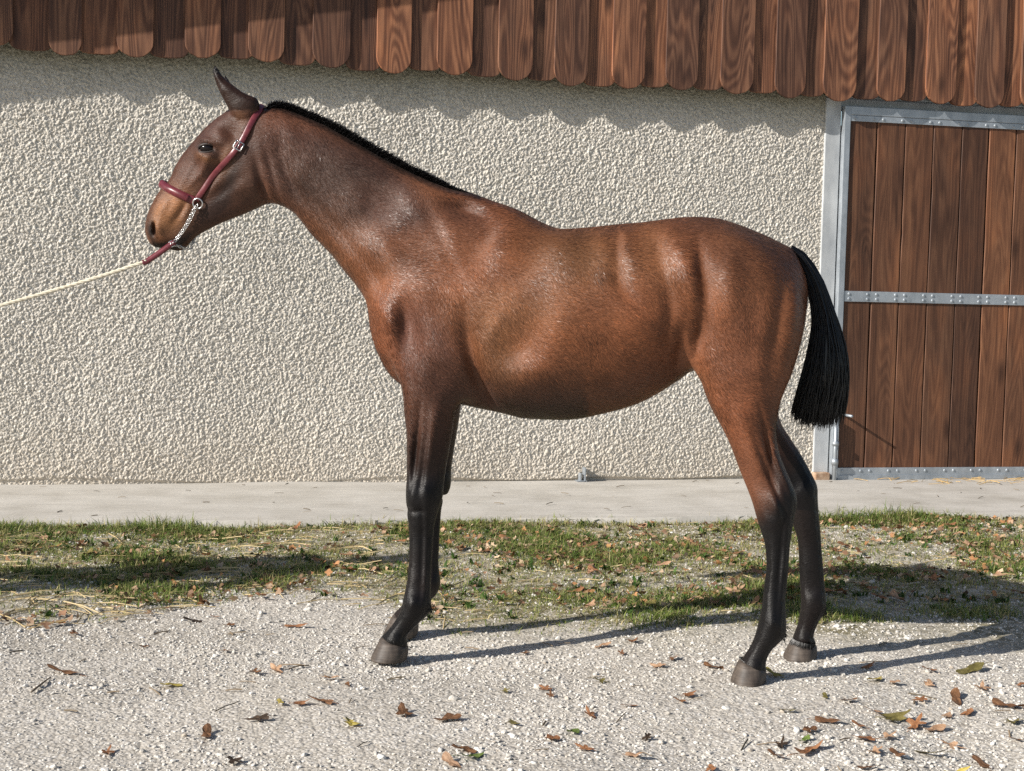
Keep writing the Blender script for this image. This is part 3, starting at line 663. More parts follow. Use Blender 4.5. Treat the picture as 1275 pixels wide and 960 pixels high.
def smooth_closed(P, n):
    P = np.asarray(P, float); Q = np.vstack([P[-1:], P, P[:2]])
    # chord-length Catmull-Rom round a closed loop
    C = np.vstack([P, P[:1]]); seg = np.linalg.norm(np.diff(C, axis=0), axis=1); out = []
    tot = seg.sum()
    for i in range(len(P)):
        p0, p1, p2, p3 = P[i-1], P[i], P[(i+1) % len(P)], P[(i+2) % len(P)]
        k = max(2, int(round(n*seg[i]/tot)))
        for t in np.arange(k)/k:
            out.append(0.5*((2*p1)+(-p0+p2)*t+(2*p0-5*p1+4*p2-p3)*t*t+(-p0+3*p1-3*p2+p3)*t**3))
    return np.array(out)
def inside(poly, X, Z):
    r = np.zeros(X.shape, bool); n = len(poly); j = n-1
    for i in range(n):
        xi, zi = poly[i]; xj, zj = poly[j]
        if zi != zj:
            c = ((zi > Z) != (zj > Z)) & (X < (xj-xi)*(Z-zi)/(zj-zi)+xi)
            r ^= c
        j = i
    return r
def interp_k(ctrl, X, Z, power=3.0):
    num = np.zeros(X.shape); den = np.zeros(X.shape)
    for (x, z, k) in ctrl:
        w = 1.0/((X-x)**2+(Z-z)**2+4e-4)**(power/2); num += w*k; den += w
    return num/den

def inflate(outline, widths, y_of_z, pad=0.10, n=420):
    """signed distance of a body part: outline in the sagittal plane, swollen sideways.
    widths: (x, z, half width) controls; y_of_z: lateral centre as (z, y) pairs"""
    P = smooth_closed(outline, n)
    ix0 = max(0, int((P[:, 0].min()-pad-X0)/VOX)); ix1 = min(len(GX), int((P[:, 0].max()+pad-X0)/VOX)+2)
    iz0 = max(0, int((P[:, 1].min()-pad-Z0)/VOX)); iz1 = min(len(GZ), int((P[:, 1].max()+pad-Z0)/VOX)+2)
    X, Z = np.meshgrid(GX[ix0:ix1], GZ[iz0:iz1], indexing='ij')
    M = inside(P, X, Z)
    # distance to the outline (signed) by brute force over outline samples
    D = np.full(X.shape, 9.0, np.float32); xf = X.ravel().astype(np.float32); zf = Z.ravel().astype(np.float32)
    Df = np.full(xf.shape, 9.0, np.float32)
    A = P; B = np.roll(P, -1, 0)
    for a, b in zip(A, B):
        dx, dz = b-a; L2 = dx*dx+dz*dz+1e-12
        t = np.clip(((xf-a[0])*dx+(zf-a[1])*dz)/L2, 0, 1)
        d2 = (xf-a[0]-t*dx)**2+(zf-a[1]-t*dz)**2
        np.minimum(Df, d2, out=Df)
    D = np.sqrt(Df).reshape(X.shape); D[M] *= -1
    # Poisson: lap u = -1 inside, u = 0 outside; over-relaxed red / black sweeps, starting from the distance
    u = np.where(M, np.maximum(-D, 0)*0.12, 0.0); I, J = np.indices(u.shape); red = ((I+J) % 2 == 0) & M; blk = ((I+J) % 2 == 1) & M
    red[0] = red[-1] = False; blk[0] = blk[-1] = False; red[:, 0] = red[:, -1] = False; blk[:, 0] = blk[:, -1] = False
    # sub-cell boundary: cells just inside see the zero at the true outline
    om = 1.93; h2 = VOX*VOX
    nb = 260
    for it in range(nb):
        for m in (red, blk):
            s = np.zeros_like(u); s[1:-1, 1:-1] = (u[2:, 1:-1]+u[:-2, 1:-1]+u[1:-1, 2:]+u[1:-1, :-2]+h2)*0.25
            u += om*np.where(m, s-u, 0.0)
    u = np.maximum(u, 0)
    gx, gz = np.gradient(u, VOX); g = np.sqrt(gx*gx+gz*gz)
    # near the outline replace the stair-stepped values by slope x distance
    band = M & (-D < 2.2*VOX)
    sl = np.maximum(g, 1e-3)
    u = np.where(band, np.maximum(-D, 0)*np.maximum(sl, np.sqrt(np.maximum(2*u, 0))*0.5), u)
    a_in = np.sqrt(2*u+g*g)
    # value of a on the outline for the outside
    a_out = np.maximum(a_in, 0.012)
    for _ in range(int(pad/VOX)+2):
        sm = a_out.copy(); cnt = M.astype(float)
        q = np.where(M, a_out, 0); w = M.astype(float)
        s = q.copy(); c = w.copy()
        s[1:] += q[:-1]; c[1:] += w[:-1]; s[:-1] += q[1:]; c[:-1] += w[1:]
        s[:, 1:] += q[:, :-1]; c[:, 1:] += w[:, :-1]; s[:, :-1] += q[:, 1:]; c[:, :-1] += w[:, 1:]
        new = (~M) & (c > 0)
        if not new.any(): break
        a_out = np.where(new, s/np.maximum(c, 1), a_out); M = M | new
    ins = D < 0
    ctrl = []
    for (x, z, w) in widths:
        i = int(np.clip(round((x-X[0, 0])/VOX), 0, X.shape[0]-1)); j = int(np.clip(round((z-Z[0, 0])/VOX), 0, X.shape[1]-1))
        ctrl.append((x, z, w/max(math.sqrt(2*u[i, j]), 0.012)))
    K = interp_k(ctrl, X, Z)
    zs, ys = zip(*sorted(y_of_z)); YC = np.interp(Z, zs, ys)
    return dict(ix=(ix0, ix1), iz=(iz0, iz1), u=u, g=g, a=a_out, D=D, ins=ins, K=K, YC=YC)

FIELD = np.full((len(GX), len(GZ), len(GY)), 1.0, np.float32)
def add_part(p, blend=0.03):
    (a, b), (c, d) = p['ix'], p['iz']
    Y = GY[None, None, :]
    q = np.abs(Y-p['YC'][..., None])/p['K'][..., None]
    xin = np.where(p['ins'], p['g'], p['a']+np.maximum(p['D'], 0))[..., None]
    rad = np.where(p['ins'], np.sqrt(2*p['u']+p['g']**2), p['a'])[..., None]
    f = (np.sqrt(xin**2+q**2)-rad)*np.minimum(1.0, 0.5+0.5*p['K'][..., None])
    F = FIELD[a:b, c:d]
    h = np.clip(0.5+0.5*(F-f)/blend, 0, 1)
    FIELD[a:b, c:d] = F*(1-h)+f*h-blend*h*(1-h)
def add_sphere(c, r, blend=0.02, sub=False):
    c = np.asarray(c, float); r = np.asarray(r, float)*np.ones(3); R = r.max()+0.08
    a, b = np.searchsorted(GX, [c[0]-R, c[0]+R]); e, d = np.searchsorted(GZ, [c[2]-R, c[2]+R]); m, n = np.searchsorted(GY, [c[1]-R, c[1]+R])
    X = GX[a:b][:, None, None]-c[0]; Z = GZ[e:d][None, :, None]-c[2]; Y = GY[m:n][None, None, :]-c[1]
    k0 = np.sqrt((X/r[0])**2+(Y/r[1])**2+(Z/r[2])**2); k1 = np.sqrt((X/r[0]**2)**2+(Y/r[1]**2)**2+(Z/r[2]**2)**2)
    f = k0*(k0-1)/np.maximum(k1, 1e-6)
    F = FIELD[a:b, e:d, m:n]
    if sub:
        h = np.clip(0.5-0.5*(F+f)/blend, 0, 1); FIELD[a:b, e:d, m:n] = F*(1-h)-f*h+blend*h*(1-h)
    else:
        h = np.clip(0.5+0.5*(F-f)/blend, 0, 1); FIELD[a:b, e:d, m:n] = F*(1-h)+f*h-blend*h*(1-h)
def W(lst, y0=0.0):
    return [(*hloc(x, y, y0), w) for (x, y, w) in lst]

# ---- head, neck and trunk
TORSO = [(330, 134), (322, 129), (312, 127), (300, 130), (290, 134), (282, 139), (266, 151), (250, 167.5), (237, 182.5), (230, 191), (220, 206), (212.5, 222.5),
         (204, 232), (197, 242), (190.5, 254), (185, 264), (181.5, 276), (181, 287), (185, 298.5), (190.5, 305.5), (199, 308), (209, 309.5), (222, 312), (230, 308.5), (240, 298),
         (250, 290.5), (262.5, 284), (277.5, 277.5), (290, 272), (303, 266.5), (317, 260.5), (330, 254.5), (340, 253.5), (352, 257), (365, 265), (378, 278.5), (388, 290.5),
         (403, 306), (419.5, 324), (436, 344.5), (448, 360), (457, 374), (461, 388), (463, 408), (467.5, 427.5), (473.5, 444), (483, 461.5), (495, 475), (512, 486), (535, 495),
         (571, 502), (596, 507.5), (628, 514.5), (653, 520), (693, 522.6), (720, 521), (741.7, 517), (783, 506.7), (816.7, 491), (841.7, 476), (862, 462), (885, 462), (915, 474),
         (945, 480), (970, 474), (988, 452), (997, 423), (1003, 394), (1005.5, 369), (1004, 350), (997.5, 331), (986, 311), (971, 302.5), (950, 292), (925, 281.7), (900, 273.5), (879, 270.3),
         (854, 270.3), (825, 273.3), (800, 276.7), (766, 279.7), (733, 283), (700, 284.5), (686, 281), (673, 275.5), (657, 267), (637.5, 258), (610, 248.5), (586, 240), (558, 233.5), (530, 223), (499, 208),
         (450, 180.5), (412, 159), (377, 143.5), (350, 134)]
TW = [(196, 288, .042), (203, 262, .047), (222, 240, .047), (225, 285, .036), (250, 262, .044), (250, 215, .060), (262, 190, .086), (278, 172, .088), (290, 215, .068), (285, 250, .050), (315, 225, .070), (315, 180, .075), (322, 150, .062),
      (365, 200, .070), (400, 215, .078), (440, 260, .092), (430, 205, .072), (480, 250, .080), (480, 330, .135), (530, 290, .125), (600, 290, .125), (490, 400, .165), (540, 380, .195), (600, 400, .225), (650, 410, .245),
      (650, 320, .185), (740, 410, .262), (740, 320, .20), (820, 390, .25), (810, 310, .195), (860, 430, .19), (880, 330, .235), (930, 330, .215), (930, 390, .235), (980, 400, .165), (940, 450, .17), (560, 470, .17), (680, 480, .22)]
add_part(inflate(hl(TORSO), W(TW), [(0, 0.0), (2, 0.0)], n=620))

# ---- near fore
YNF = [(0.0, -0.168), (0.35, -0.155), (0.75, -0.140), (1.1, -0.115)]
FORE = [(500.5, 489), (503, 517), (506, 540), (508, 563), (507.7, 590), (506.5, 617), (507.5, 640), (510, 664), (510.5, 694), (508.5, 714), (506, 733), (502.5, 750), (498, 764), (487.5, 780), (476, 792.5), (478, 801), (494, 808), (508, 805.5),
        (508, 792), (511, 786.5), (518, 779.5), (525.5, 772), (533, 765), (537, 755), (537.5, 744), (537, 720), (538, 700), (539, 680), (541, 655), (546, 636), (551, 620), (552.5, 603), (555, 584), (559, 561),
        (562, 540), (565, 517.5), (570, 502), (583, 485), (590, 455), (588, 415), (575, 370), (545, 345), (515, 355), (495, 380), (487, 410), (489, 440), (494, 465)]
FW = [(535, 410, .082), (530, 470, .078), (533, 520, .062), (533, 560, .054), (530, 590, .043), (528, 615, .056), (527, 628, .052), (527, 643, .041), (525, 670, .028), (524, 700, .026), (522, 730, .032), (520, 748, .047), (518, 760, .045), (505, 778, .032), (495, 797, .043)]
add_part(inflate(hl(FORE, -.15), W(FW, -.15), YNF), 0.035)
# ---- far fore: the same leg a little further back, on the other side
d_f = hloc(546.5, 728, 0.16)-hloc(537.5, 750, -0.15); d_f[1] = 0
far_out = hl(FORE, -.15)+np.array([d_f[0], 0]); far_w = [(x+d_f[0], z, w) for x, z, w in W(FW, -.15)]
add_part(inflate(far_out, far_w, [(z, -y) for z, y in YNF]), 0.035)

# ---- near hind
YNH = [(0.0, -0.175), (0.35, -0.155), (0.6, -0.145), (0.85, -0.140), (1.2, -0.12)]
HIND = [(864.5, 445), (866, 462), (873, 476), (877, 488), (885, 507.5), (896, 527.5), (906, 547.5), (917.5, 575), (927.5, 600), (936, 622.5), (941.5, 642.5), (947, 660), (952, 675), (954, 692), (954, 708), (951.5, 727.5), (949.8, 745), (946.4, 767),
        (941, 787), (933, 804), (921, 822.5), (922, 830), (938, 837), (953, 834), (953, 825), (956, 815.5), (961.5, 806.5), (969, 799), (976, 791), (978.5, 781), (978, 765), (978, 745), (980, 723.6), (982, 700), (984.5, 675), (987.3, 655), (990.7, 634), (990.5, 618), (985, 602),
        (976, 582.5), (970, 565), (966, 545), (965.5, 528), (969, 508), (976, 487.5), (983.5, 470), (991, 447.5), (996, 420), (994, 380), (975, 340), (935, 322), (895, 335), (872, 370), (863, 410)]
HW = [(930, 400, .118), (925, 450, .105), (925, 490, .088), (930, 530, .072), (940, 570, .060), (953, 600, .049), (966, 622, .058), (967, 640, .052), (967, 660, .040), (968, 690, .030), (966, 725, .028), (963, 755, .036), (962, 775, .047), (958, 788, .043), (945, 808, .033), (938, 828, .045)]
add_part(inflate(hl(HIND, -.15), W(HW, -.15), YNH), 0.04)
# ---- far hind
HFAR = [(900, 440), (905, 480), (915, 510), (930, 540), (945, 568), (960, 592), (972, 615), (981, 637), (988, 656), (993, 672), (995, 704), (996.5, 730), (997, 753), (995.5, 767), (993, 780), (986, 797), (986, 803), (1000, 808), (1016, 804),
        (1013.5, 795), (1015, 787), (1019, 777), (1026.5, 765), (1029.5, 756), (1028.6, 745), (1026, 725.5), (1024.5, 705.7), (1022.5, 680), (1020.5, 650.5), (1018.5, 622), (1017.5, 606), (1012, 593), (1000, 571),
        (984, 545.5), (973, 527), (968, 505), (975, 480), (985, 455), (990, 420), (985, 380), (960, 350), (925, 350), (905, 390)]
HFW = [(940, 400, .118), (935, 450, .105), (940, 490, .088), (950, 530, .070), (968, 565, .056), (988, 595, .046), (1003, 612, .056), (1006, 640, .046), (1009, 690, .030), (1011, 725, .028), (1012, 752, .046), (1005, 780, .033), (1001, 800, .045)]
add_part(inflate(hl(HFAR, .15), W(HFW, .15), [(z, -y) for z, y in YNH]), 0.04)

# ---- ears
EAR = [(268, 81.5), (265.5, 87), (266.5, 93), (270.5, 106), (276, 119), (282, 131), (288, 142), (297, 152), (310, 152), (319, 143), (323, 130), (319, 122), (310, 118), (302, 114), (291, 106), (282, 99), (274.5, 91), (271, 85)]
EW = [(270, 92, .013), (280, 108, .018), (292, 122, .021), (305, 135, .026)]
z_t = hloc(268, 84)[1]; z_b = hloc(300, 150)[1]
YE = [(z_b, -0.052), ((z_b+z_t)/2, -0.062), (z_t, -0.058)]
ear_out = hl(EAR, -.055)
add_part(inflate(ear_out, W(EW, -.055), YE, pad=0.05, n=200), 0.012)
d_e = hloc(280.5, 96, .055)-hloc(268.7, 84, -.055)
add_part(inflate(ear_out+d_e, [(x+d_e[0], z+d_e[1], w) for x, z, w in W(EW, -.055)], [(z, -y) for z, y in YE], pad=0.05, n=200), 0.012)
# ---- relief of muscles, bones and folds: (px, py, angle of the long axis, length, width, height in m), raised or hollow
def relief(lst, y0):
    R = np.zeros((len(GX), len(GZ)), np.float32); X, Z = np.meshgrid(GX, GZ, indexing='ij')
    for (px, py, ang, L, Wd, amp) in lst:
        c = hloc(px, py, y0); m = 0.00262
        a = math.radians(-ang); dx, dz = X-c[0], Z-c[1]
        s = dx*math.cos(a)+dz*math.sin(a); t = -dx*math.sin(a)+dz*math.cos(a)
        e = np.exp(-((s/(L*m))**2+(t/(Wd*m))**2)); R += amp*e
    return R
# angles: degrees, turning clockwise in the picture from pointing right
BODY_REL = [
    (569, 257, 15, 27, 16, -.034), (600, 254, 28, 40, 14, .003), (520, 320, 65, 60, 22, .007), (565, 330, 62, 55, 18, .006), (545, 300, 60, 70, 9, -.006),
    (484, 405, 75, 30, 12, .016), (507, 412, 75, 32, 17, -.026), (532, 400, 75, 40, 14, .010), (505, 365, 60, 30, 15, .004), (478, 380, 60, 22, 10, -.005),
    (560, 440, 70, 40, 20, .010), (594, 468, 72, 46, 10, -.030), (583, 415, 80, 30, 9, -.010), (612, 420, 80, 60, 20, .004), (530, 470, 85, 30, 12, .006), (512, 470, 70, 22, 7, -.006),
    (660, 470, 10, 70, 26, .006), (700, 350, 5, 80, 28, .004), (770, 320, 82, 34, 9, -.008), (782, 365, 55, 28, 10, -.009), (752, 330, 85, 34, 12, .005), (800, 400, 50, 30, 12, .005),
    (812, 315, 70, 34, 22, -.006), (845, 318, 65, 34, 14, .010), (872, 330, 80, 26, 8, -.008), (882, 372, 82, 42, 12, -.016), (862, 380, 85, 42, 8, .004), (870, 415, 88, 22, 7, -.010), (845, 440, 100, 34, 8, -.008), (830, 420, 95, 40, 10, -.006),
    (835, 372, 75, 44, 10, -.009), (905, 350, 70, 34, 14, .008), (920, 400, 80, 46, 18, .006), (950, 330, 45, 34, 14, .006), (968, 405, 97, 66, 10, -.007), (948, 430, 95, 50, 9, .004), (985, 390, 97, 46, 9, .006),
    (885, 450, 80, 22, 14, .008), (900, 480, 80, 22, 10, .004), (868, 478, 60, 12, 6, .004), (935, 300, 25, 40, 12, .006), (880, 290, 0, 40, 12, .006),
    # neck
    (346, 222, 62, 30, 6, -.010), (362, 228, 60, 26, 9, .004), (372, 245, 48, 36, 8, -.005), (410, 285, 46, 50, 7, -.006), (400, 300, 46, 50, 7, .004), (355, 180, 60, 40, 18, .006), (420, 200, 35, 60, 16, .004), (460, 235, 35, 60, 8, -.004),
    (345, 160, 65, 26, 10, .006), (470, 300, 55, 50, 14, .005), (460, 345, 58, 30, 9, -.006), (500, 275, 50, 50, 12, -.004), (335, 190, 80, 34, 7, -.003)]
HEAD_REL = [
    # cheek, jaw edge, crest of the face, hollows, eye socket, nose, lips
    (306, 222, 60, 34, 26, .010), (327, 232, 78, 32, 6, -.014), (338, 212, 75, 30, 6, -.006), (252, 214, 130, 30, 5, .006), (264, 222, 130, 30, 7, -.011), (283, 200, 118, 26, 6, .007), (275, 238, 150, 34, 7, -.006),
    (258, 175, 20, 16, 5, .009), (258, 195, 20, 16, 5, .005), (288, 165, 30, 13, 7, -.010), (243, 192, 50, 12, 6, -.004), (275, 187, 20, 9, 7, -.006), (300, 178, 110, 20, 6, .006),
    (228, 222, 125, 34, 7, .003), (240, 232, 130, 20, 6, -.004), (224, 262, 125, 18, 4, -.006), (232, 258, 110, 14, 4, .004), (212, 270, 115, 24, 9, .004), (205, 252, 115, 22, 5, .003),
    (188, 283, 80, 11, 4, .005), (197, 285, 75, 11, 4, .004), (205, 303, -15, 20, 2.6, -.006), (225, 299, -35, 14, 3, -.004), (200, 298, 0, 12, 5, .003), (228, 305, 0, 9, 6, .004)]
LEG_REL = [
    (521, 560, 95, 44, 4, -.006), (512, 560, 92, 40, 5, .005), (538, 560, 97, 40, 7, .005), (531, 575, 98, 40, 4, -.005), (518, 612, 88, 18, 8, .006), (521, 634, 0, 11, 4, -.006), (537, 620, 85, 20, 7, .004),
    (528, 690, 90, 50, 2.6, -.006), (516, 690, 90, 44, 5, .003), (534, 690, 90, 46, 3, .003), (516, 746, 75, 12, 8, .004), (530, 752, 70, 10, 6, .003), (545, 520, 90, 20, 8, .005),
    (957, 560, 75, 40, 4, -.007), (935, 550, 70, 44, 10, .005), (975, 590, 65, 34, 4, .005), (962, 600, 66, 40, 3.5, -.007), (968, 625, 85, 20, 7, .006), (955, 648, 60, 14, 6, .004), (978, 690, 92, 40, 3, .003), (971, 700, 92, 50, 2.6, -.006), (960, 700, 92, 40, 4, .003), (960, 765, 85, 12, 8, .004), (972, 778, 80, 10, 5, .003), (905, 530, 65, 40, 8, .004)]
SIL = np.clip(-FIELD.min(axis=2)/.05, 0, 1)          # relief dies away towards the outline
FIELD -= ((.95*relief(BODY_REL, -.2)+1.7*relief(HEAD_REL, -.06)+2.3*relief(LEG_REL, -.15))*SIL)[..., None]
# a soft unevenness over the whole body
def smooth_noise(shape, cells, seed):
    r = np.random.default_rng(seed); c = [max(4, int(s/cells)+3) for s in shape]; g = r.normal(size=c)
    for ax, s in enumerate(shape):
        t = np.linspace(0, c[ax]-2.001, s); i = t.astype(int); f = t-i; f = f*f*(3-2*f)
        a = np.take(g, i, ax); b = np.take(g, i+1, ax); sh = [1]*g.ndim; sh[ax] = s; f = f.reshape(sh); g = a*(1-f)+b*f
    return g.astype(np.float32)
FIELD -= smooth_noise(FIELD.shape, 16, 3)*0.0011
# nostrils
for sy in (-1, 1):
    n = h3(192, 285, -.035); n[1] = sy*0.043
    add_sphere(n, (.0085, .020, .024), .007, sub=True)
# eye sockets
EYE = []
for sy in (-1, 1):
    e = h3(257.5, 184.5, -.08); e[1] = sy*0.086; EYE.append(e)
    add_sphere(e+np.array([0, sy*.008, 0]), (.029, .016, .0145), .006, sub=True)
# ear hollow (opens forwards and outwards)
for sy, sh in ((-1, np.zeros(2)), (1, d_e)):
    for (px, py, rr) in ((284, 124, .010),):
        q = hloc(px, py, -.055)+sh
        add_sphere((q[0]-.004, sy*.086, q[1]), (rr, rr, rr*2.4), .006, sub=True)

def surface_nets(F, xs, zs, ys):
    S = F < 0
    def c(o): return F[o[0]:F.shape[0]-1+o[0], o[1]:F.shape[1]-1+o[1], o[2]:F.shape[2]-1+o[2]]
    def cs(o): return S[o[0]:S.shape[0]-1+o[0], o[1]:S.shape[1]-1+o[1], o[2]:S.shape[2]-1+o[2]]
    offs = [(i, j, k) for i in (0, 1) for j in (0, 1) for k in (0, 1)]
    n_in = sum(cs(o).astype(np.int8) for o in offs)
    act = (n_in > 0) & (n_in < 8)
    idx = np.argwhere(act); ids = np.full(act.shape, -1, np.int32); ids[act] = np.arange(len(idx))
    vals = {o: F[idx[:, 0]+o[0], idx[:, 1]+o[1], idx[:, 2]+o[2]] for o in offs}
    acc = np.zeros((len(idx), 3)); cnt = np.zeros(len(idx))
    for a in offs:
        for ax in range(3):
            if a[ax]: continue
            b = list(a); b[ax] = 1; b = tuple(b); va, vb = vals[a], vals[b]; m = (va < 0) != (vb < 0)
            t = np.where(m, va/np.where(m, va-vb, 1), 0); p = np.tile(np.array(a, float), (len(idx), 1)); p[:, ax] = t
            acc += p*m[:, None]; cnt += m
    V = idx+acc/cnt[:, None]
    V = np.stack([xs[0]+V[:, 0]*VOX, ys[0]+V[:, 2]*VOX, zs[0]+V[:, 1]*VOX], 1)
    Q = []
    for ax in range(3):
        u, v = [(1, 2), (2, 0), (0, 1)][ax]
        sl0 = [slice(1, -1)]*3; sl0[ax] = slice(0, -1); sl1 = list(sl0); sl1[ax] = slice(1, None)
        A = S[tuple(sl0)]; B = S[tuple(sl1)]; e = np.argwhere(A != B)
        off = np.array([1, 1, 1]); off[ax] = 0; e = e+off
        flip = S[e[:, 0], e[:, 1], e[:, 2]]
        def cell(du, dv):
            q = e.copy(); q[:, u] -= du; q[:, v] -= dv; return ids[q[:, 0], q[:, 1], q[:, 2]]
        q = np.stack([cell(1, 1), cell(0, 1), cell(0, 0), cell(1, 0)], 1)
        q[flip] = q[flip][:, ::-1]; Q.append(q)
    return V, np.vstack(Q)
HV, HF = surface_nets(FIELD, GX, GZ, GY)
# keep the largest connected piece only is not needed: every part overlaps the trunk
HF = HF[:, ::-1] if False else HF

# ---- coat colours (linear), painted by region: a bay with black points, shade of some hollows included
def srgb(r, g, b): return np.array([((c/255+.055)/1.055)**2.4 if c > 10 else c/255/12.92 for c in (r, g, b)])
def blob(V, px, py, ang, L, Wd, y0=-.15):
    c = hloc(px, py, y0); m = 0.00262; a = math.radians(-ang); dx = V[:, 0]-c[0]; dz = V[:, 2]-c[1]
    s = dx*math.cos(a)+dz*math.sin(a); t = -dx*math.sin(a)+dz*math.cos(a)
    return np.exp(-((s/(L*m))**2+(t/(Wd*m))**2))
def sstep(a, b, x):
    t = np.clip((x-a)/(b-a), 0, 1); return t*t*(3-2*t)
BAY = np.array([.175, .064, .027]); DARK = np.array([.062, .028, .018]); BLK = np.array([.0055, .0048, .0052]); TAN = np.array([.25, .115, .050]); SEAL = np.array([.075, .036, .027])
nz = smooth_noise((220, 180, 60), 9, 11); nz2 = smooth_noise((220, 180, 60), 24, 12)
gi = [np.clip(((HV[:, k]-lo)/(hi-lo)*(n-1)).astype(int), 0, n-1) for k, lo, hi, n in ((0, X0, X1, 220), (2, Z0, Z1, 180), (1, Y0, Y1, 60))]
jit = nz[gi[0], gi[1], gi[2]]; jit2 = nz2[gi[0], gi[1], gi[2]]
colr = np.tile(BAY, (len(HV), 1))
def lay(w, c):
    global colr
    w = np.clip(w, 0, 1)[:, None]; colr = colr*(1-w)+np.asarray(c)*w
def B(*a, **k): return blob(HV, *a, **k)
lay(.85*np.clip(B(420, 230, 40, 90, 55, y0=-.09)+B(340, 200, 60, 60, 50, y0=-.07)+B(480, 240, 35, 80, 30, y0=-.09), 0, 1), SEAL)          # neck
lay(.75*np.clip(B(545, 470, 90, 60, 40)+B(520, 415, 75, 60, 34)+.7*B(575, 265, 20, 45, 24), 0, 1), SEAL*.85)                                                             # arm and shoulder, plus painted shade in the hollow below the withers
lay(.35*np.clip(B(920, 430, 80, 90, 45)+B(900, 300, 15, 60, 30), 0, 1), SEAL)                                                             # quarters
lay(.35*np.clip(B(660, 490, 5, 80, 22)+B(800, 470, -25, 60, 20), 0, 1), SEAL)                                                             # under the barrel
lay(.55*np.clip(B(622, 440, 85, 62, 24)+B(640, 380, 0, 60, 30)+B(815, 320, 70, 40, 22)+B(740, 330, 0, 60, 30), 0, 1), TAN*.72)              # warm flank and girth
lay(.8*B(840, 482, -30, 26, 7, y0=-.1), TAN*1.1)
head = sstep(hloc(345, 200)[0], hloc(318, 200)[0], HV[:, 0]+0.12*(HV[:, 2]-hloc(345, 200)[1])*0)*sstep(hloc(300, 300)[1]-.02, hloc(300, 300)[1]+.03, HV[:, 2])
lay(.85*head, DARK*1.0)
lay(.55*np.clip(B(268, 160, 130, 34, 12, y0=-.06)+B(225, 235, 120, 26, 12, y0=-.05)+B(272, 205, 120, 24, 14, y0=-.07), 0, 1), SEAL*1.1)
lay(.95*np.clip(1.3*B(214, 266, 120, 30, 21, y0=-.045)+.6*B(196, 270, 110, 16, 7, y0=-.04)+.5*B(258, 197, 20, 15, 5, y0=-.08)+.45*B(283, 200, 115, 20, 8, y0=-.07)+.22*B(300, 143, 60, 12, 8, y0=-.06), 0, 1), TAN)
lay(.95*np.clip(B(187, 288, 85, 16, 6, y0=-.04)+B(198, 306, 0, 16, 6, y0=-.04)+B(222, 300, -40, 24, 9, y0=-.04)+B(256, 184, 20, 12, 6, y0=-.09), 0, 1), BLK*1.6)
lay(.7*np.clip(B(260, 262, 150, 40, 14, y0=-.05)+B(288, 225, 120, 40, 9, y0=-.06), 0, 1), BLK*2)  # black along the jaw; shade of the hollow behind the cheek strap painted in
lay(.45*np.clip(B(771, 322, 84, 24, 3.2, y0=-.24)+B(780, 352, 62, 16, 3.2, y0=-.24)+.6*B(796, 372, 40, 14, 4, y0=-.24), 0, 1)*(.6+.4*np.tanh(2*jit)), DARK*.8)
crest = sstep(-.026, -.004, HV[:, 2]-np.interp(HV[:, 0], *np.array(sorted(map(tuple, hl([(330, 134), (350, 134), (377, 143.5), (412, 159), (450, 180.5), (499, 208), (530, 223), (558, 233.5), (586, 240), (610, 248.5)])))).T))
lay(.8*crest*(HV[:, 0] < hloc(600, 245)[0]), BLK*2)
ear = (HV[:, 2] > hloc(290, 138, -.055)[1]) & (HV[:, 0] < hloc(326, 138)[0])
lay(.95*ear, DARK*.38)
lay(.9*sstep(hloc(270, 102, -.05)[1], hloc(270, 88, -.05)[1], HV[:, 2])*(HV[:, 0] < hloc(326, 138)[0]), BLK)
# black legs: from the knee and hock down, fading upwards
zf = HV[:, 2]+.02*jit; front = HV[:, 0] < 0
kf, kh = hloc(530, 600, -.15)[1], hloc(965, 640, -.15)[1]
lay(.9*np.where(front, sstep(kf+.46, kf+.20, zf), 0), DARK*.7)
lay(.6*np.where(~front, sstep(kh+.36, kh+.10, zf-.8*(HV[:, 0]-hloc(955, 640, -.15)[0])), 0), DARK)
lay(np.where(front, sstep(kf+.22, kf-.02, zf), 0), BLK)
lay(np.where(~front, sstep(kh+.17, kh-.03, zf-1.3*(HV[:, 0]-hloc(955, 640, -.15)[0])), 0), BLK)
lay(.7*np.clip(B(975, 560, 70, 40, 8)+B(968, 590, 70, 30, 8), 0, 1), BLK*1.5)
lay(.45*sstep(-.2, 1.4, jit2+.5*jit)*(HV[:, 2] < .5), (.017, .011, .009))
inner = (HV[:, 1] > 0) & (HV[:, 2] < 0.85)
colr *= (1+.13*jit+.10*jit2)[:, None]
colr[:, 0] *= (1+.05*jit2); colr = np.clip(colr, .003, 1)

m = NT('horse_coat', .5, .35)
at = m.n('ShaderNodeAttribute', attribute_name='coat')
tc = m.n('ShaderNodeTexCoord')
mp = m.n('ShaderNodeMapping'); mp.inputs['Rotation'].default_value = (0, math.radians(-28), 0); mp.inputs['Scale'].default_value = (55, 160, 190)
m.l(tc.outputs['Object'], mp.inputs[0])
fur = m.noise(mp.outputs[0], 1.6, 3, .6, .6)
clump = m.noise(m.coords((1, 1, 1)), 26, 4, .6, .8)
col = m.mix(.9, at.outputs['Color'], m.ramp(fur, [(.25, (.55, .55, .55)), (.75, (1.35, 1.35, 1.35))]), 'MULTIPLY')
col = m.mix(.5, col, m.ramp(clump, [(.3, (.7, .7, .7)), (.7, (1.2, 1.2, 1.2))]), 'MULTIPLY')
lum = m.n('ShaderNodeRGBToBW'); m.l(at.outputs['Color'], lum.inputs[0])
bs = m.n('ShaderNodeMapRange', i_1=.010, i_2=.045, i_3=.30, i_4=.42); m.l(lum.outputs[0], bs.inputs[0])
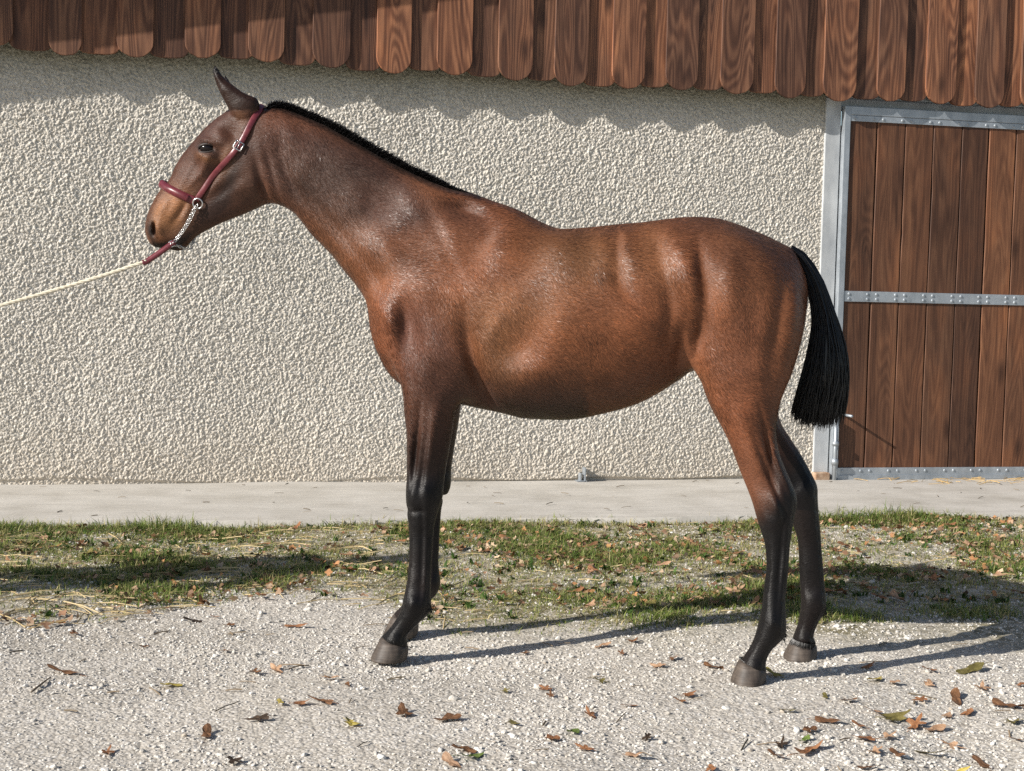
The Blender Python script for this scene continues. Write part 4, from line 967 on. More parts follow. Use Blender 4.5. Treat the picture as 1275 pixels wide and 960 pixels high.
nb_ = m.bump(fur, .45, .006, m.bump(clump, .15, .008)); m.l(bs.outputs[0], nb_.node.inputs['Strength'])
m.l(m.math('MULTIPLY_ADD', bs.outputs[0], .3, .14), m.b.inputs['Specular IOR Level'])
m.b.inputs['Sheen Weight'].default_value = .03; m.b.inputs['Sheen Roughness'].default_value = .4
m.b.inputs['Sheen Tint'].default_value = (1, .9, .85, 1)
COAT = m.out(col, m.math('MULTIPLY_ADD', fur, .12, m.math('MULTIPLY_ADD', bs.outputs[0], .1, .34)), nb_)
horse = empty('horse', tuple(H_O)); horse.rotation_euler.z = H_A
tag(horse, 'bay horse with black legs standing side on in front of the roughcast wall', 'horse')
hm = np_mesh('horse_body', HV, HF); color_attr(hm, 'coat', colr)
body = link('body', hm, COAT, horse)
print('horse verts', len(HV), 'faces', len(HF))
# ---- short winter coat lying on the body, one sliver per tuft
def fur_mesh(V, F, C, count, seed):
    r = np.random.default_rng(seed)
    a, b, c, d = V[F[:, 0]], V[F[:, 1]], V[F[:, 2]], V[F[:, 3]]
    Nf = np.cross(c-a, d-b); ar = np.linalg.norm(Nf, axis=1)+1e-12; Nf /= ar[:, None]
    zc = a[:, 2]
    near = np.where(a[:, 1] < .05, 1.0, .35)*np.where(zc < .50, .8, 1.0)
    pr = ar*near; pr /= pr.sum(); f = r.choice(len(F), count, p=pr)
    u, v = r.random(count)[:, None], r.random(count)[:, None]
    P = (a[f]*(1-u)+b[f]*u)*(1-v)+(d[f]*(1-u)+c[f]*u)*v; N = Nf[f]
    x, z = P[:, 0], P[:, 2]
    # lie of the coat: back and down on the trunk, down on the legs, down the neck
    leg = sstep(.85, .62, z); tx = .9*(1-leg)+.12*leg; tz = -.55*(1-leg)-1.0*leg
    neck = sstep(hloc(520, 300)[0], hloc(440, 260)[0], x); tx = tx*(1-neck)+.8*neck; tz = tz*(1-neck)-.75*neck
    T = np.stack([tx, np.zeros(count), tz], 1)
    w1 = smooth_noise((260, 210), 12, 21); i = np.clip(((x-X0)/(X1-X0)*259).astype(int), 0, 259); j = np.clip(((z-Z0)/(Z1-Z0)*209).astype(int), 0, 209)
    w2 = smooth_noise((260, 210), 5, 22); th = .38*w1[i, j]+r.normal(size=count)*.22; ct, st = np.cos(th), np.sin(th)
    T = np.stack([T[:, 0]*ct-T[:, 2]*st, T[:, 1]+r.normal(size=count)*.05, T[:, 0]*st+T[:, 2]*ct], 1)
    T -= N*np.sum(T*N, 1)[:, None]; T /= np.linalg.norm(T, axis=1)[:, None]+1e-9
    S = np.cross(N, T)
    headz = sstep(hloc(345, 200)[0], hloc(318, 200)[0], x)
    L = (.016+.010*r.random(count))*(1-.55*headz)*(1-.50*leg); lift = (.05+.12*r.random(count))
    wd = (.0009+.0009*r.random(count))*(1-.4*leg)
    D = T+N*lift[:, None]; D /= np.linalg.norm(D, axis=1)[:, None]
    base = P-N*.0012
    v0 = base-S*wd[:, None]; v1 = base+S*wd[:, None]; v2 = base+D*L[:, None]
    VV = np.stack([v1, v0, v2], 1).reshape(-1, 3); FF = np.arange(count*3).reshape(-1, 3)
    NN = N*.85+T*.12+r.normal(size=(count, 3))*(.10-.03*leg)[:, None]; NN /= np.linalg.norm(NN, axis=1)[:, None]
    cc = C[F[f, 0]]*np.clip(1+.20*r.normal(size=count)+.16*w2[i, j], .4, 1.8)[:, None]
    warm = r.random(count)[:, None]; cc = cc*(1+(warm > .86)*np.array([.7, .45, .25])*.45)
    return VV, FF, np.repeat(NN, 3, 0), np.repeat(cc, 3, 0)
FV, FFc, FN, FC = fur_mesh(HV, HF, colr, 380000, 5)
fm = np_mesh('coat_hair', FV, FFc); color_attr(fm, 'coat', FC)
fm.normals_split_custom_set_from_vertices([tuple(n) for n in FN.astype(float)])
m = NT('coat_hair', .40, .35)
m.b.inputs['Sheen Weight'].default_value = .03
COATH = m.out(m.n('ShaderNodeAttribute', attribute_name='coat').outputs['Color'])
tag(link('coat_hair', fm, COATH, horse), kind='stuff')

# ---- hooves
m = NT('hoof_horn', .55, .4)
v = m.coords((1, 1, 1)); rings = m.noise(m.coords((6, 6, 160)), 1.0, 3, .5); st = m.noise(m.coords((14, 14, 2)), 3, 3, .6)
hc = m.mix(.75, m.ramp(st, [(.3, (.040, .031, .026)), (.7, (.105, .084, .068))]), m.ramp(rings, [(.3, (.6, .6, .6)), (.7, (1.25, 1.25, 1.25))]), 'MULTIPLY')
HORN = m.out(hc, .55, m.bump(rings, .5, .004))
def hoof(toe, heel, cf, cr, y0, yaw=0.0):
    def gx(p):      # where the ground line crosses the leg's own plane
        return hloc(p[0], p[1], y0)[0]
    xt, xh = gx(toe), gx(heel); F_, R_ = hloc(*cf, y0), hloc(*cr, y0)
    n = 36; V = []
    L = [0, .06, .2, .4, .6, .8, .93, 1.0]
    for k, v in enumerate(L):
        th = np.arange(n)/n*2*math.pi
        c, s = np.cos(th), np.sin(th)                      # c = +1 toe
        x0 = (xt+xh)/2+v*((F_[0]+R_[0])/2-(xt+xh)/2); ax = abs(xh-xt)/2*(1-v)+abs(R_[0]-F_[0])/2*v
        by = (.069*(1-v)+.046*v)*(1-.16*np.clip(-c, 0, 1)**2)
        ztop = R_[1]+(F_[1]-R_[1])*(c*.5+.5)
        bul = 1+.03*math.sin(v*math.pi)+(-.10 if k == 7 else 0)-(.02 if k == 0 else 0)
        sq = np.sign(c)*np.abs(c)**.85
        V.append(np.stack([x0-ax*sq*bul, y0+by*s*bul, v*ztop+(.003 if k == 7 else 0)], 1))
    V = np.vstack(V); m_ = len(L); i, j = np.meshgrid(np.arange(m_-1), np.arange(n), indexing='ij'); i = i.ravel(); j = j.ravel(); j2 = (j+1) % n
    Q = np.stack([i*n+j, i*n+j2, (i+1)*n+j2, (i+1)*n+j], 1)[:, ::-1]
    V = np.vstack([V, [[(xt+xh)/2, y0, 0]], [V[-n:].mean(0)]]); jj = np.arange(n); k2 = (jj+1) % n
    T = np.vstack([np.stack([np.full(n, m_*n), jj, k2], 1), np.stack([np.full(n, m_*n+1), (m_-1)*n+k2, (m_-1)*n+jj], 1)])
    me = np_mesh('hoof', V, [Q, T]); link('hoof', me, HORN, horse)
YF, YH = -.166, -.173
hoof((462, 820), (506, 824), (475, 792.5), (508.5, 806), YF)
hoof((909, 848), (953, 852), (919.5, 821.5), (954, 834), YH)
hoof((974, 814), (1017, 818), (985, 796.5), (1017, 804), -YH)
hn = hoof.__code__ if False else None
# far fore: copy of the near one moved across
src = [o for o in horse.children if o.name.startswith('hoof')][0]
me = src.data.copy(); co = np.empty(len(me.vertices)*3, np.float32); me.vertices.foreach_get('co', co); co = co.reshape(-1, 3)
co[:, 0] += d_f[0]; co[:, 1] = co[:, 1]-2*YF; me.vertices.foreach_set('co', co.ravel()); me.update()
link('hoof', me, HORN, horse)

# ---- eyes
m = NT('eye', .14, .3); EYEM = m.out((.006, .004, .004)); m.b.inputs['Coat Weight'].default_value = .0; m.b.inputs['Coat Roughness'].default_value = .03
for k, sy in enumerate((-1, 1)):
    bm = bmesh.new(); bmesh.ops.create_uvsphere(bm, u_segments=28, v_segments=18, radius=1.0)
    bmesh.ops.transform(bm, matrix=Matrix.Diagonal((.0270, .0200, .0190, 1)), verts=bm.verts)
    o = link('eye', bm_mesh('eye', bm, True), EYEM, horse); e = EYE[k]; o.location = (e[0], e[1]-sy*.012, e[2])

# eyelids: dark rims following the almond of the eye
m = NT('eyelid_skin', .5, .35); LID = m.out((.020, .013, .011))
for sy in (-1, 1):
    for nm, arc, rad in (('upper_eyelid', 5.6, .0050), ('lower_eyelid', -4.6, .0034)):
        th = np.linspace(0, math.pi, 13); pts = []
        for t_ in th:
            q = hloc(257.5-10.5*math.cos(t_), 185.2-1.0*math.cos(t_)*-1-arc*math.sin(t_)**.8, -.085)
            pts.append((q[0], sy*(.0805+.010*math.sin(t_)), q[1]))
        V, Q = tube(catmull(pts, 24), rad*np.interp(np.linspace(0, 1, 24), [0, .2, .8, 1], [.5, 1, 1, .5]), 8)
        link('eyelid', np_mesh(nm, V, Q), LID, horse)

# ---- mane and tail
def strands(paths, radii, sides=3):
    """many thin tapering tubes; paths n x k x 3, radii n x k"""
    n, k, _ = paths.shape; T = np.gradient(paths, axis=1); T /= np.linalg.norm(T, axis=2)[..., None]+1e-9
    ref = np.array([.3, 1, .2]); A = np.cross(T, ref); A /= np.linalg.norm(A, axis=2)[..., None]+1e-9; Bn = np.cross(T, A)
    ang = np.arange(sides)/sides*2*math.pi
    V = paths[:, :, None, :]+radii[:, :, None, None]*(np.cos(ang)[None, None, :, None]*A[:, :, None, :]+np.sin(ang)[None, None, :, None]*Bn[:, :, None, :])
    idx = np.arange(n*k*sides).reshape(n, k, sides); nx = np.roll(idx, -1, 2)
    Q = np.stack([idx[:, :-1], nx[:, :-1], nx[:, 1:], idx[:, 1:]], -1).reshape(-1, 4)
    return V.reshape(-1, 3), [Q]
m = NT('black_hair', .32, .5); hn_ = m.noise(m.coords((1, 1, 1)), 60, 3)
HAIR = m.out(m.ramp(hn_, [(.3, (.003, .003, .0035)), (.7, (.008, .0075, .008))]), .36)
crestP = catmull(np.vstack([hl([(331, 134), (350, 133), (377, 143), (412, 158.5), (450, 180), (499, 207.5), (530, 222.5), (558, 233), (586, 240), (606, 247)])]), 400)
r = np.random.default_rng(31); nM = 5200
t = r.random(nM); ii = (t*399).astype(int); bp = crestP[ii]
taper = np.clip((1-t)/.25, .12, 1)*np.clip(t/.03+.4, 0, 1)
ln = (.034+.026*r.random(nM))*taper; yb = (r.random(nM)-.5)*.022
lean = np.stack([.55+.25*r.normal(size=nM), -.35-.3*r.random(nM)+.15*r.normal(size=nM), .85+.1*r.normal(size=nM)], 1); lean /= np.linalg.norm(lean, axis=1)[:, None]
base = np.stack([bp[:, 0], yb, bp[:, 1]-.010], 1); s = np.linspace(0, 1, 4)
ph = base[:, None, :]+lean[:, None, :]*(ln[:, None]*s[None, :])[..., None]; ph[:, :, 2] -= (s**2*.35)[None]*ln[:, None]
V, Q = strands(ph, np.outer(np.ones(nM), np.array([.0013, .0012, .0010, .0003])))
link('mane', np_mesh('mane', V, Q), HAIR, horse)

TL = hl([(984, 312), (992, 325), (1003, 350), (1010, 378), (1012.5, 400), (1009, 430), (1002, 462), (994, 492), (987, 518)])
TR = hl([(986, 306), (999, 313), (1012, 328), (1026, 354), (1036, 382), (1046, 411), (1053.5, 444), (1054, 480), (1046, 527)])
TLc, TRc = catmull(TL, 40), catmull(TR, 40)
nT = 2600; w = r.random(nT); w = np.clip(.5+(w-.5)*1.0, 0, 1); yy = r.normal(size=nT)*.5
k = 12; s = np.linspace(0, 1, k); end = 1.035-.045*np.abs(r.normal(size=nT))-.075*(2*w-1)**4-.03*w; end = np.where(r.random(nT) < .10, end*(.75+.2*r.random(nT)), end)
wob = r.normal(size=(nT, 3)); fr = 2+3*r.random(nT)
pos = []
for i, sv in enumerate(s):
    q = np.minimum(sv*end, 1.03)*39; a = np.clip(q.astype(int), 0, 38); f = (q-a)[:, None]
    Lp = TLc[a]*(1-f)+TLc[a+1]*f; Rp = TRc[a]*(1-f)+TRc[a+1]*f
    ww = np.clip(w+.10*sv*wob[:, 0]+.05*np.sin(fr*sv*4+wob[:, 1]*3)*sv, -.06, 1.05)[:, None]
    P2 = Lp*(1-ww)+Rp*ww; half = np.linalg.norm(Rp-Lp, axis=1)*.5
    thick = np.maximum(half*.75, .012)*np.sqrt(np.clip(1-(2*ww[:, 0]-1)**2, .05, 1))
    pos.append(np.stack([P2[:, 0], np.clip(yy, -1, 1)*thick+.006*sv*wob[:, 2], P2[:, 1]], 1))
ph = np.stack(pos, 1); ph[:, :, 2] -= (.012*np.abs(wob[:, 1]))[:, None]*s[None, :]**3
V1, Q1 = strands(ph, np.outer(.7+.6*r.random(nT), np.interp(s, [0, .1, .9, 1], [.0022, .0020, .0015, .0004])))
mid = (TLc+TRc)/2; path = np.stack([mid[:, 0], np.zeros(40), mid[:, 1]], 1)[:36]; hw = np.linalg.norm(TRc-TLc, axis=1)[:36]*.36
V2, Q2 = tube(path, np.maximum(hw, .008)*np.interp(np.arange(36), [0, 30, 35], [1, 1, .4]), 12)
link('tail', np_mesh('tail', *merge([(V1, Q1), (V2, Q2)])), HAIR, horse)

# ---- tufts behind the fetlocks and the fringe over the coronets
for (fx, fy, y0, cpts) in ((536.5, 757, -.16, ((476, 794), (492, 803), (507, 806))), (977.5, 787, -.165, ((921, 823), (938, 832), (953, 834))), (1028.5, 760, .165, ((986, 798), (1000, 804), (1016, 804)))):
    n = 70; c0 = h3(fx, fy, y0); b0 = c0+np.stack([r.normal(size=n)*.006-.006, r.normal(size=n)*.012, r.normal(size=n)*.012+.004], 1)
    dr = np.stack([.45+.25*r.normal(size=n), .12*r.normal(size=n), -1+.15*r.normal(size=n)], 1); ln_ = r.uniform(.006, .020, n); s4 = np.linspace(0, 1, 4)
    p1 = b0[:, None, :]+dr[:, None, :]*(ln_[:, None]*s4[None])[..., None]
    n2_ = 420; th = r.random(n2_)*6.28; F_, R_ = hloc(*cpts[0], y0), hloc(*cpts[2], y0); cx_ = (F_[0]+R_[0])/2; ax_ = abs(R_[0]-F_[0])/2
    bz = R_[1]+(F_[1]-R_[1])*(np.cos(th)*.5+.5)+.010
    b1 = np.stack([cx_-ax_*.93*np.cos(th), y0+.041*np.sin(th), bz], 1); d1 = np.stack([-.45*np.cos(th)*(np.cos(th) > 0)-.10, .22*np.sin(th), -np.ones(n2_)], 1)+.07*r.normal(size=(n2_, 3)); l1_ = r.uniform(.010, .021, n2_)
    p2_ = b1[:, None, :]+d1[:, None, :]*(l1_[:, None]*s4[None])[..., None]
    V, Q = strands(np.concatenate([p1, p2_]), np.outer(np.ones(n+n2_), np.array([.0011, .0010, .0008, .0002])))
    tag(link('fetlock_hair', np_mesh('fetlock_hair', V, Q), HAIR, horse), kind='stuff')
# ================================================================== halter, lead and the handler
def surf(px, py, side=-1, out=0.0, guess=-.06):
    """point on the horse's skin seen at a point of the photograph, with its outward normal (horse frame)"""
    y = guess
    for _ in range(6):
        q = hloc(px, py, y*(-side) if side > 0 else y); i = int(round((q[0]-X0)/VOX)); k = int(round((q[1]-Z0)/VOX))
        col_ = FIELD[i, k]; neg = np.nonzero(col_ < 0)[0]
        if len(neg) == 0: break
        j = neg[0]; f0, f1 = col_[j-1], col_[j]; y = GY[j-1]+VOX*f0/(f0-f1)
    j = int(np.clip(round((y-Y0)/VOX), 1, len(GY)-2))
    g = np.array([FIELD[i+2, k, j]-FIELD[i-2, k, j], FIELD[i, k, j+1]-FIELD[i, k, j-1], FIELD[i, k+2, j]-FIELD[i, k-2, j]]); g[1] *= 2; g /= np.linalg.norm(g)+1e-9
    P = np.array([q[0], y, q[1]])+g*out
    if side > 0: P[1] *= -1; g[1] *= -1
    return P, g
def strap(near, front, width, thick, out=.006, samples=60):
    """a band over near-side points, across the mid line at `front`, and the same on the far side"""
    A = [surf(px, py, -1, out) for px, py in near]
    mid = [(h3(*front), None)] if front is not None else []
    path = [a[0] for a in A]+[q[0] for q in mid]+([np.array([p[0], -p[1], p[2]]) for p, _ in A[::-1]] if front is not None else [])
    nor = [a[1] for a in A]
    if front is not None:
        c = np.mean(path, axis=0); d = mid[0][0]-c; d[1] = 0; d /= np.linalg.norm(d); nor = nor+[d]+[np.array([n[0], -n[1], n[2]]) for n in nor[::-1]]
    P = catmull(path, samples); Nn = catmull(nor, samples); Nn /= np.linalg.norm(Nn, axis=1)[:, None]
    return ribbon(P, Nn, width, thick)
def ribbon(P, Nn, width, thick):
    T = np.gradient(P, axis=0); T /= np.linalg.norm(T, axis=1)[:, None]; S = np.cross(T, Nn); S /= np.linalg.norm(S, axis=1)[:, None]
    prof = [(-1, .2), (-.8, 1), (.8, 1), (1, .2), (1, -1), (-1, -1)]; V = []
    for a, b in prof: V.append(P+S*a*width/2+Nn*b*thick/2)
    V = np.stack(V, 1); n, k, _ = V.shape; I = np.arange(n*k).reshape(n, k); J = np.roll(I, -1, 1)
    Q = np.stack([I[:-1], J[:-1], J[1:], I[1:]], -1).reshape(-1, 4)
    caps = [np.array([[0, 5, 4, 3], [0, 3, 2, 1]]), np.array([[0, 3, 4, 5], [0, 1, 2, 3]])+(n-1)*k]
    return V.reshape(-1, 3), [np.vstack([Q, caps[0], caps[1]])]
m = NT('maroon_leather', .32, .5); lv = m.noise(m.coords(), 40, 4, .6)
LEATHER = m.out(m.ramp(lv, [(.3, (.085, .012, .018)), (.7, (.17, .030, .038))]), m.math('MULTIPLY_ADD', lv, .2, .24), m.bump(m.noise(m.coords(), 160, 3), .15, .002))
m = NT('tack_metal', .28, .5); m.b.inputs['Metallic'].default_value = 1.0; METAL = m.out((.62, .61, .60))
halter = empty('halter', tuple(H_O)); halter.rotation_euler.z = H_A
tag(halter, 'maroon leather halter on the head of the bay horse', 'halter')
NOSE = [(244, 250), (232, 245), (220, 239.5), (210, 234.5), (205, 232)]
link('noseband', np_mesh('noseband', *strap(NOSE, (200.5, 228.5), .027, .007)), LEATHER, halter)
link('noseband_padding', np_mesh('noseband_padding', *strap([(236, 247), (226, 242.5), (216, 237.5), (209, 234), (205, 232)], (200.5, 228.5), .022, .013, .008)), LEATHER, halter)
CHEEK = [(245, 249), (254, 236), (266, 219), (279, 204), (291, 190), (301, 176), (310, 160), (317, 147), (323, 138)]
link('cheek_strap', np_mesh('cheek_strap', *strap(CHEEK, (327.5, 131.5), .019, .005, .006, 90)), LEATHER, halter)
def ring_mesh(name, c, n_, R, r_, squash=1.0, up=(0, 0, 1)):
    n_ = np.asarray(n_)/np.linalg.norm(n_); a = np.cross(n_, up); a /= np.linalg.norm(a); b = np.cross(a, n_); th = np.linspace(0, 2*math.pi, 25)
    P = c+R*(np.cos(th)[:, None]*a+squash*np.sin(th)[:, None]*b); return tube(P, r_, 8, caps=False)
for sd in (-1, 1):
    p, n_ = surf(247.5, 253, sd, .010)
    link('ring', np_mesh('ring', *ring_mesh('ring', p, n_, .0165, .0028)), METAL, halter)
    # buckle: frame, tongue and keeper
    p, n_ = surf(297, 182, sd, .011); q, _ = surf(300, 177.5, sd, .011); t = q-p; t /= np.linalg.norm(t); s_ = np.cross(n_, t); s_ /= np.linalg.norm(s_)
    loop = [p+t*a*.013+s_*b*.0135 for a, b in ((-1, -1), (-1, 1), (1, 1), (1, -1), (-1, -1))]
    V, Q = merge([tube(np.vstack([np.linspace(loop[k], loop[k+1], 4) for k in range(4)]), .0022, 6), tube([p-t*.012, p+t*.016+n_*.002], .0015, 6)])
    link('buckle', np_mesh('buckle', V, Q), METAL, halter)

# --- lead: chain from the ring under the chin, leather end, white rope
lead = empty('lead_rope', tuple(H_O)); lead.rotation_euler.z = H_A
tag(lead, 'cream lead rope with leather end and chain running left from the halter', 'lead rope')
def to_h(Pw): v = np.asarray(Pw)-H_O; return np.array([v@HX, v@HY, v[2]])
def chain(path, R=.0062, r_=.0014):
    P = np.asarray(path); seg = np.linalg.norm(np.diff(P, axis=0), axis=1).sum(); n = max(3, int(seg/(R*1.45))); C = catmull(P, n); T = np.gradient(C, axis=0); parts = []
    for k in range(n):
        t = T[k]/np.linalg.norm(T[k]); a = np.cross(t, (0, 1, .3)); a /= np.linalg.norm(a); b = np.cross(t, a); ang = (k % 2)*math.pi/2+.6; s_ = math.cos(ang)*a+math.sin(ang)*b
        th = np.linspace(0, 2*math.pi, 13); parts.append(tube(C[k]+R*1.15*np.cos(th)[:, None]*t+R*.72*np.sin(th)[:, None]*s_, r_, 5, caps=False))
    return merge(parts)
p0, n0 = surf(244, 258, -1, .014); p1 = surf(233, 278, -1, .012)[0]; p2 = surf(222, 294, -1, .014)[0]; p3 = h3(214, 303.5, -.062)
sh = np.array([.008, -.004, .004]); pf, _ = surf(247.5, 256, 1, .012)
under = [p3, h3(224, 307, -.045), h3(233, 309.5, -.02), h3(240, 304, .02), np.array([pf[0], pf[1], pf[2]])]
V, Q = merge([chain([p0, p1, p2, p3]), chain([p0+sh, p1+sh*1.4, p2+sh*1.4, p3+sh]), chain(under)])
tag(link('chain', np_mesh('chain', V, Q), METAL, lead), kind='stuff')
l0 = p3; l1 = h3(200, 313.5, -.075); l2 = h3(183, 325, -.09)
Pl = catmull([l0+[.012, 0, .004], l0, l1, l2, h3(178, 327, -.095)], 24); Nl = np.tile(np.array([-.15, -.95, .25]), (24, 1))
link('leather_end', np_mesh('leather_end', *ribbon(Pl, Nl/np.linalg.norm(Nl[0]), .018, .010)), LEATHER, lead)
V, Q = ring_mesh('r', l0, (.2, -.9, .3), .010, .002); link('swivel', np_mesh('swivel', V, Q), METAL, lead)
# rope: through the picture to the handler's hand left of it
HAND_PX = (-300, 462)
s_w = H_O+HX*l2[0]+HY*l2[1]+np.array([0, 0, l2[2]]); d0 = float((s_w-CAM)@FWD)
def at_depth(px, py, dep):
    d = ray(px, py); return CAM+d*dep
HAND = at_depth(*HAND_PX, d0+.10)
rp = [s_w+(s_w-at_depth(176, 327.5, d0))*-.0, at_depth(130, 342.5, d0+.01), at_depth(60, 363.5, d0+.03), at_depth(0, 380.5, d0+.04), at_depth(-90, 406, d0+.06), at_depth(-200, 437, d0+.08), HAND, HAND+np.array([-.10, -.02, -.06]), HAND+np.array([-.14, -.03, -.35]), HAND+np.array([-.10, .02, -.55])]
C = catmull([to_h(p) for p in rp], 260)
def twist_rope(C, R, pitch=.022):
    parts = []; L = np.concatenate([[0], np.cumsum(np.linalg.norm(np.diff(C, axis=0), axis=1))]); n = int(L[-1]/.006); s = np.linspace(0, L[-1], n); P = np.stack([np.interp(s, L, C[:, k]) for k in range(3)], 1)
    T = np.gradient(P, axis=0); T /= np.linalg.norm(T, axis=1)[:, None]; A = np.cross(T, (0, 1, .2)); A /= np.linalg.norm(A, axis=1)[:, None]; Bv = np.cross(T, A)
    for k in range(3):
        ph = s/pitch*2*math.pi/3+k*2*math.pi/3; parts.append(tube(P+R*.5*(np.cos(ph)[:, None]*A+np.sin(ph)[:, None]*Bv), R*.56, 6))
    return merge(parts)
m = NT('cotton_rope', .85, .2); rn = m.noise(m.coords(), 120, 3); ROPE = m.out(m.ramp(rn, [(.3, (.48, .43, .33)), (.7, (.68, .64, .53))]), .85)
link('rope', np_mesh('rope', *twist_rope(C, .0066)), ROPE, lead)

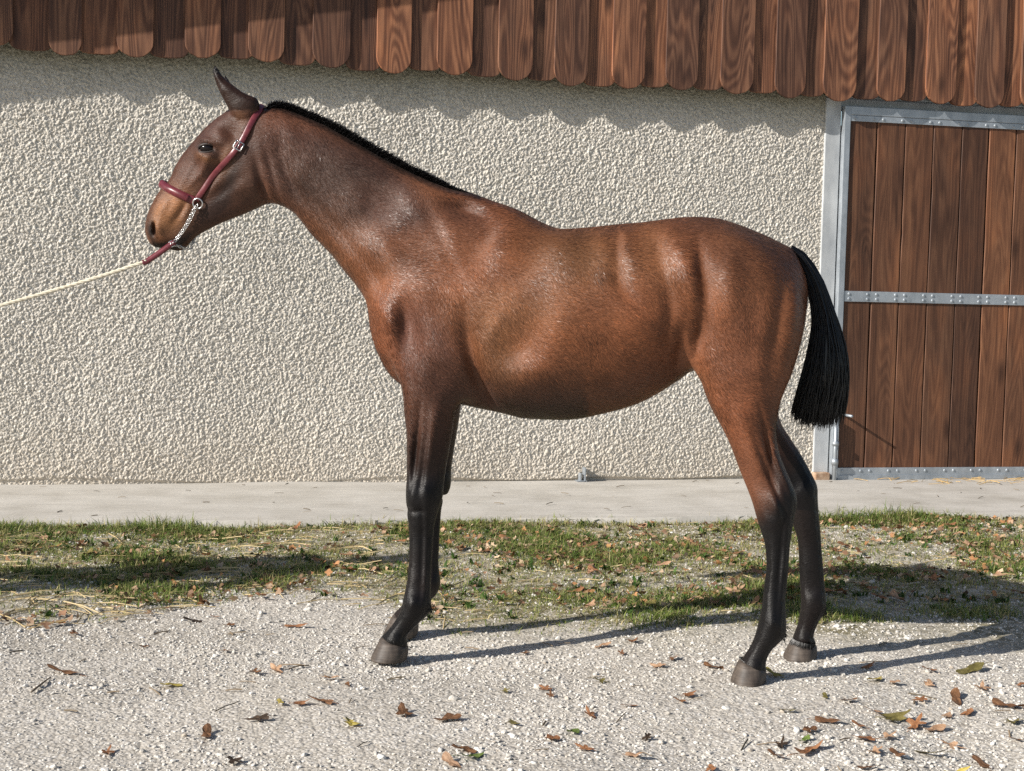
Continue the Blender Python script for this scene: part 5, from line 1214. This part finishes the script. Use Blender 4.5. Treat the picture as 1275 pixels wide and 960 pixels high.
# --- the handler stands left of the picture; the long shadow on the grass is theirs
HP = np.array([-1.78, 5.66, 0.0])
def person(root, hand_world):
    vs = .0075; lo = np.array([-.42, -.42, 0.0]); hi = np.array([.85, .42, 1.80])
    ax_ = [np.arange(lo[k], hi[k], vs) for k in range(3)]
    F = np.full([len(a) for a in ax_], .5, np.float32); Lb = np.zeros(F.shape, np.int8)
    def cone(a, b, ra, rb, lab, bl=.03, flat=1.0):
        a = np.asarray(a, float); b = np.asarray(b, float); m0 = np.minimum(a, b)-max(ra, rb)-.06; m1 = np.maximum(a, b)+max(ra, rb)+.06
        i0 = [max(0, int((m0[k]-lo[k])/vs)) for k in range(3)]; i1 = [min(len(ax_[k]), int((m1[k]-lo[k])/vs)+1) for k in range(3)]
        if any(i1[k] <= i0[k] for k in range(3)): return
        X = ax_[0][i0[0]:i1[0]][:, None, None]; Y = ax_[1][i0[1]:i1[1]][None, :, None]; Z = ax_[2][i0[2]:i1[2]][None, None, :]
        d = b-a; L2 = d@d+1e-9; t = np.clip(((X-a[0])*d[0]+(Y-a[1])*d[1]+(Z-a[2])*d[2])/L2, 0, 1)
        f = np.sqrt(((X-a[0]-t*d[0])/flat)**2+(Y-a[1]-t*d[1])**2+(Z-a[2]-t*d[2])**2)-(ra+(rb-ra)*t)
        s = tuple(slice(i0[k], i1[k]) for k in range(3)); G = F[s]; Lb[s] = np.where(f < G, lab, Lb[s]); h = np.clip(.5+.5*(G-f)/bl, 0, 1); F[s] = G*(1-h)+f*h-bl*h*(1-h)
    SK, JK, JE, BT, HR = 0, 1, 2, 3, 4      # skin, jacket, jeans, boots, hair
    for sy in (-1, 1):
        hip = (0, .105*sy, .90); kn = (.03+.05*sy, .125*sy, .49); an = (-.02+.09*sy, .135*sy, .10)
        cone(hip, kn, .090, .064, JE, .012); cone(kn, an, .062, .050, JE, .012); cone(an, (an[0]+.02, an[1], .05), .05, .047, BT, .02); cone((an[0]-.03, an[1], .042), (an[0]+.15, an[1]*1.1, .035), .042, .036, BT, .02)
    cone((0, -.06, .95), (0, .06, .95), .115, .115, JE, .05, .85); cone((0, -.05, 1.08), (0, .05, 1.08), .115, .115, JK, .06, .85)
    cone((.0, -.09, 1.30), (.0, .09, 1.30), .115, .115, JK, .08, .85); cone((0, -.14, 1.41), (0, .14, 1.41), .065, .065, JK, .06)
    cone((0, 0, 1.42), (.02, 0, 1.53), .058, .052, SK, .03)
    cone((.035, 0, 1.585), (.03, 0, 1.655), .074, .088, SK, .03); cone((.05, 0, 1.56), (.07, 0, 1.55), .05, .04, SK, .03)          # skull, jaw
    cone((.118, 0, 1.615), (.128, 0, 1.590), .012, .016, SK, .012); cone((.112, -.018, 1.556), (.112, .018, 1.556), .008, .008, SK, .008)  # nose, lips
    for sy in (-1, 1): cone((.03, .084*sy, 1.62), (.025, .090*sy, 1.585), .016, .011, SK, .008, .6); cone((.098, .030*sy, 1.638), (.104, .034*sy, 1.636), .014, .012, SK, .006)
    cone((.01, 0, 1.672), (-.02, 0, 1.640), .092, .086, HR, .02); cone((-.045, 0, 1.62), (-.055, 0, 1.53), .066, .05, HR, .02)
    # far arm hangs, near arm reaches along the rope
    cone((0, .19, 1.40), (-.03, .25, 1.12), .062, .050, JK, .04); cone((-.03, .25, 1.12), (.05, .25, .88), .048, .038, JK, .02)
    cone((.05, .25, .87), (.07, .245, .80), .030, .034, SK, .02, .8)
    for k in range(4): cone((.05+.017*k, .25, .79), (.06+.017*k, .235, .72+.006*abs(k-1.5)), .0095, .008, SK, .006)
    cone((.09, .24, .83), (.115, .225, .775), .011, .009, SK, .008)
    H = hand_world; el = np.array([.17, -.22, 1.13])
    cone((0, -.19, 1.40), el, .062, .050, JK, .04); wr = H+np.array([-.075, -.01, .02]); cone(el, wr, .048, .036, JK, .02)
    cone(wr, H+np.array([-.02, -.012, .018]), .028, .032, SK, .02)
    for k in range(4):      # fingers closed round the rope
        o = H+np.array([-.030+.019*k, 0, 0]); k1 = o+np.array([.004, -.032, .014]); k2 = o+np.array([.004, -.026, -.020]); k3 = o+np.array([.002, .006, -.024])
        cone(o+np.array([-.01, -.014, .026]), k1, .011, .0098, SK, .005); cone(k1, k2, .0098, .009, SK, .004); cone(k2, k3, .009, .008, SK, .004)
    cone(wr+np.array([.01, .012, .012]), H+np.array([.0, .026, .018]), .013, .011, SK, .01); cone(H+np.array([.0, .026, .018]), H+np.array([.034, .018, .006]), .0105, .009, SK, .006)
    global VOX
    keep = VOX; VOX = vs
    Fz = np.transpose(F, (0, 2, 1)); V, Q = surface_nets(Fz, ax_[0], ax_[2], ax_[1]); VOX = keep
    ii = [np.clip(np.round((V[:, k]-lo[k])/vs).astype(int), 0, F.shape[k]-1) for k in range(3)]; lab = Lb[ii[0], ii[1], ii[2]]
    pal = np.array([(.45, .26, .19), (.030, .034, .040), (.045, .06, .095), (.03, .022, .017), (.06, .035, .02)]); c = pal[lab]
    for sy in (-1, 1):      # eyes and mouth
        e = np.linalg.norm(V-np.array([.116, .032*sy, 1.634]), axis=1); c = np.where((e < .010)[:, None], (.6, .58, .55), c); e = np.linalg.norm(V-np.array([.120, .032*sy, 1.634]), axis=1); c = np.where((e < .006)[:, None], (.03, .02, .015), c)
    e = np.abs(V[:, 2]-1.556)+np.abs(V[:, 1])*.25+(V[:, 0] < .09)*1; c = np.where((e < .012)[:, None], (.34, .13, .11), c)
    me = np_mesh('person', V, Q); color_attr(me, 'cloth', c); m = NT('person_surface', .75, .3); w_ = m.noise(m.coords(), 220, 2)
    return link('person', me, m.out(m.n('ShaderNodeAttribute', attribute_name='cloth').outputs['Color'], .75, m.bump(w_, .15, .002)))
pd = HAND-HP
pa = math.atan2(pd[1], pd[0])-math.atan2(-.16, .5); ca, sa = math.cos(pa), math.sin(pa)
hl_ = np.array([ca*pd[0]+sa*pd[1], -sa*pd[0]+ca*pd[1], pd[2]])
po = person(None, hl_); po.location = tuple(HP); po.rotation_euler.z = pa
tag(po, 'person in dark jacket and jeans holding the end of the lead rope', 'person')
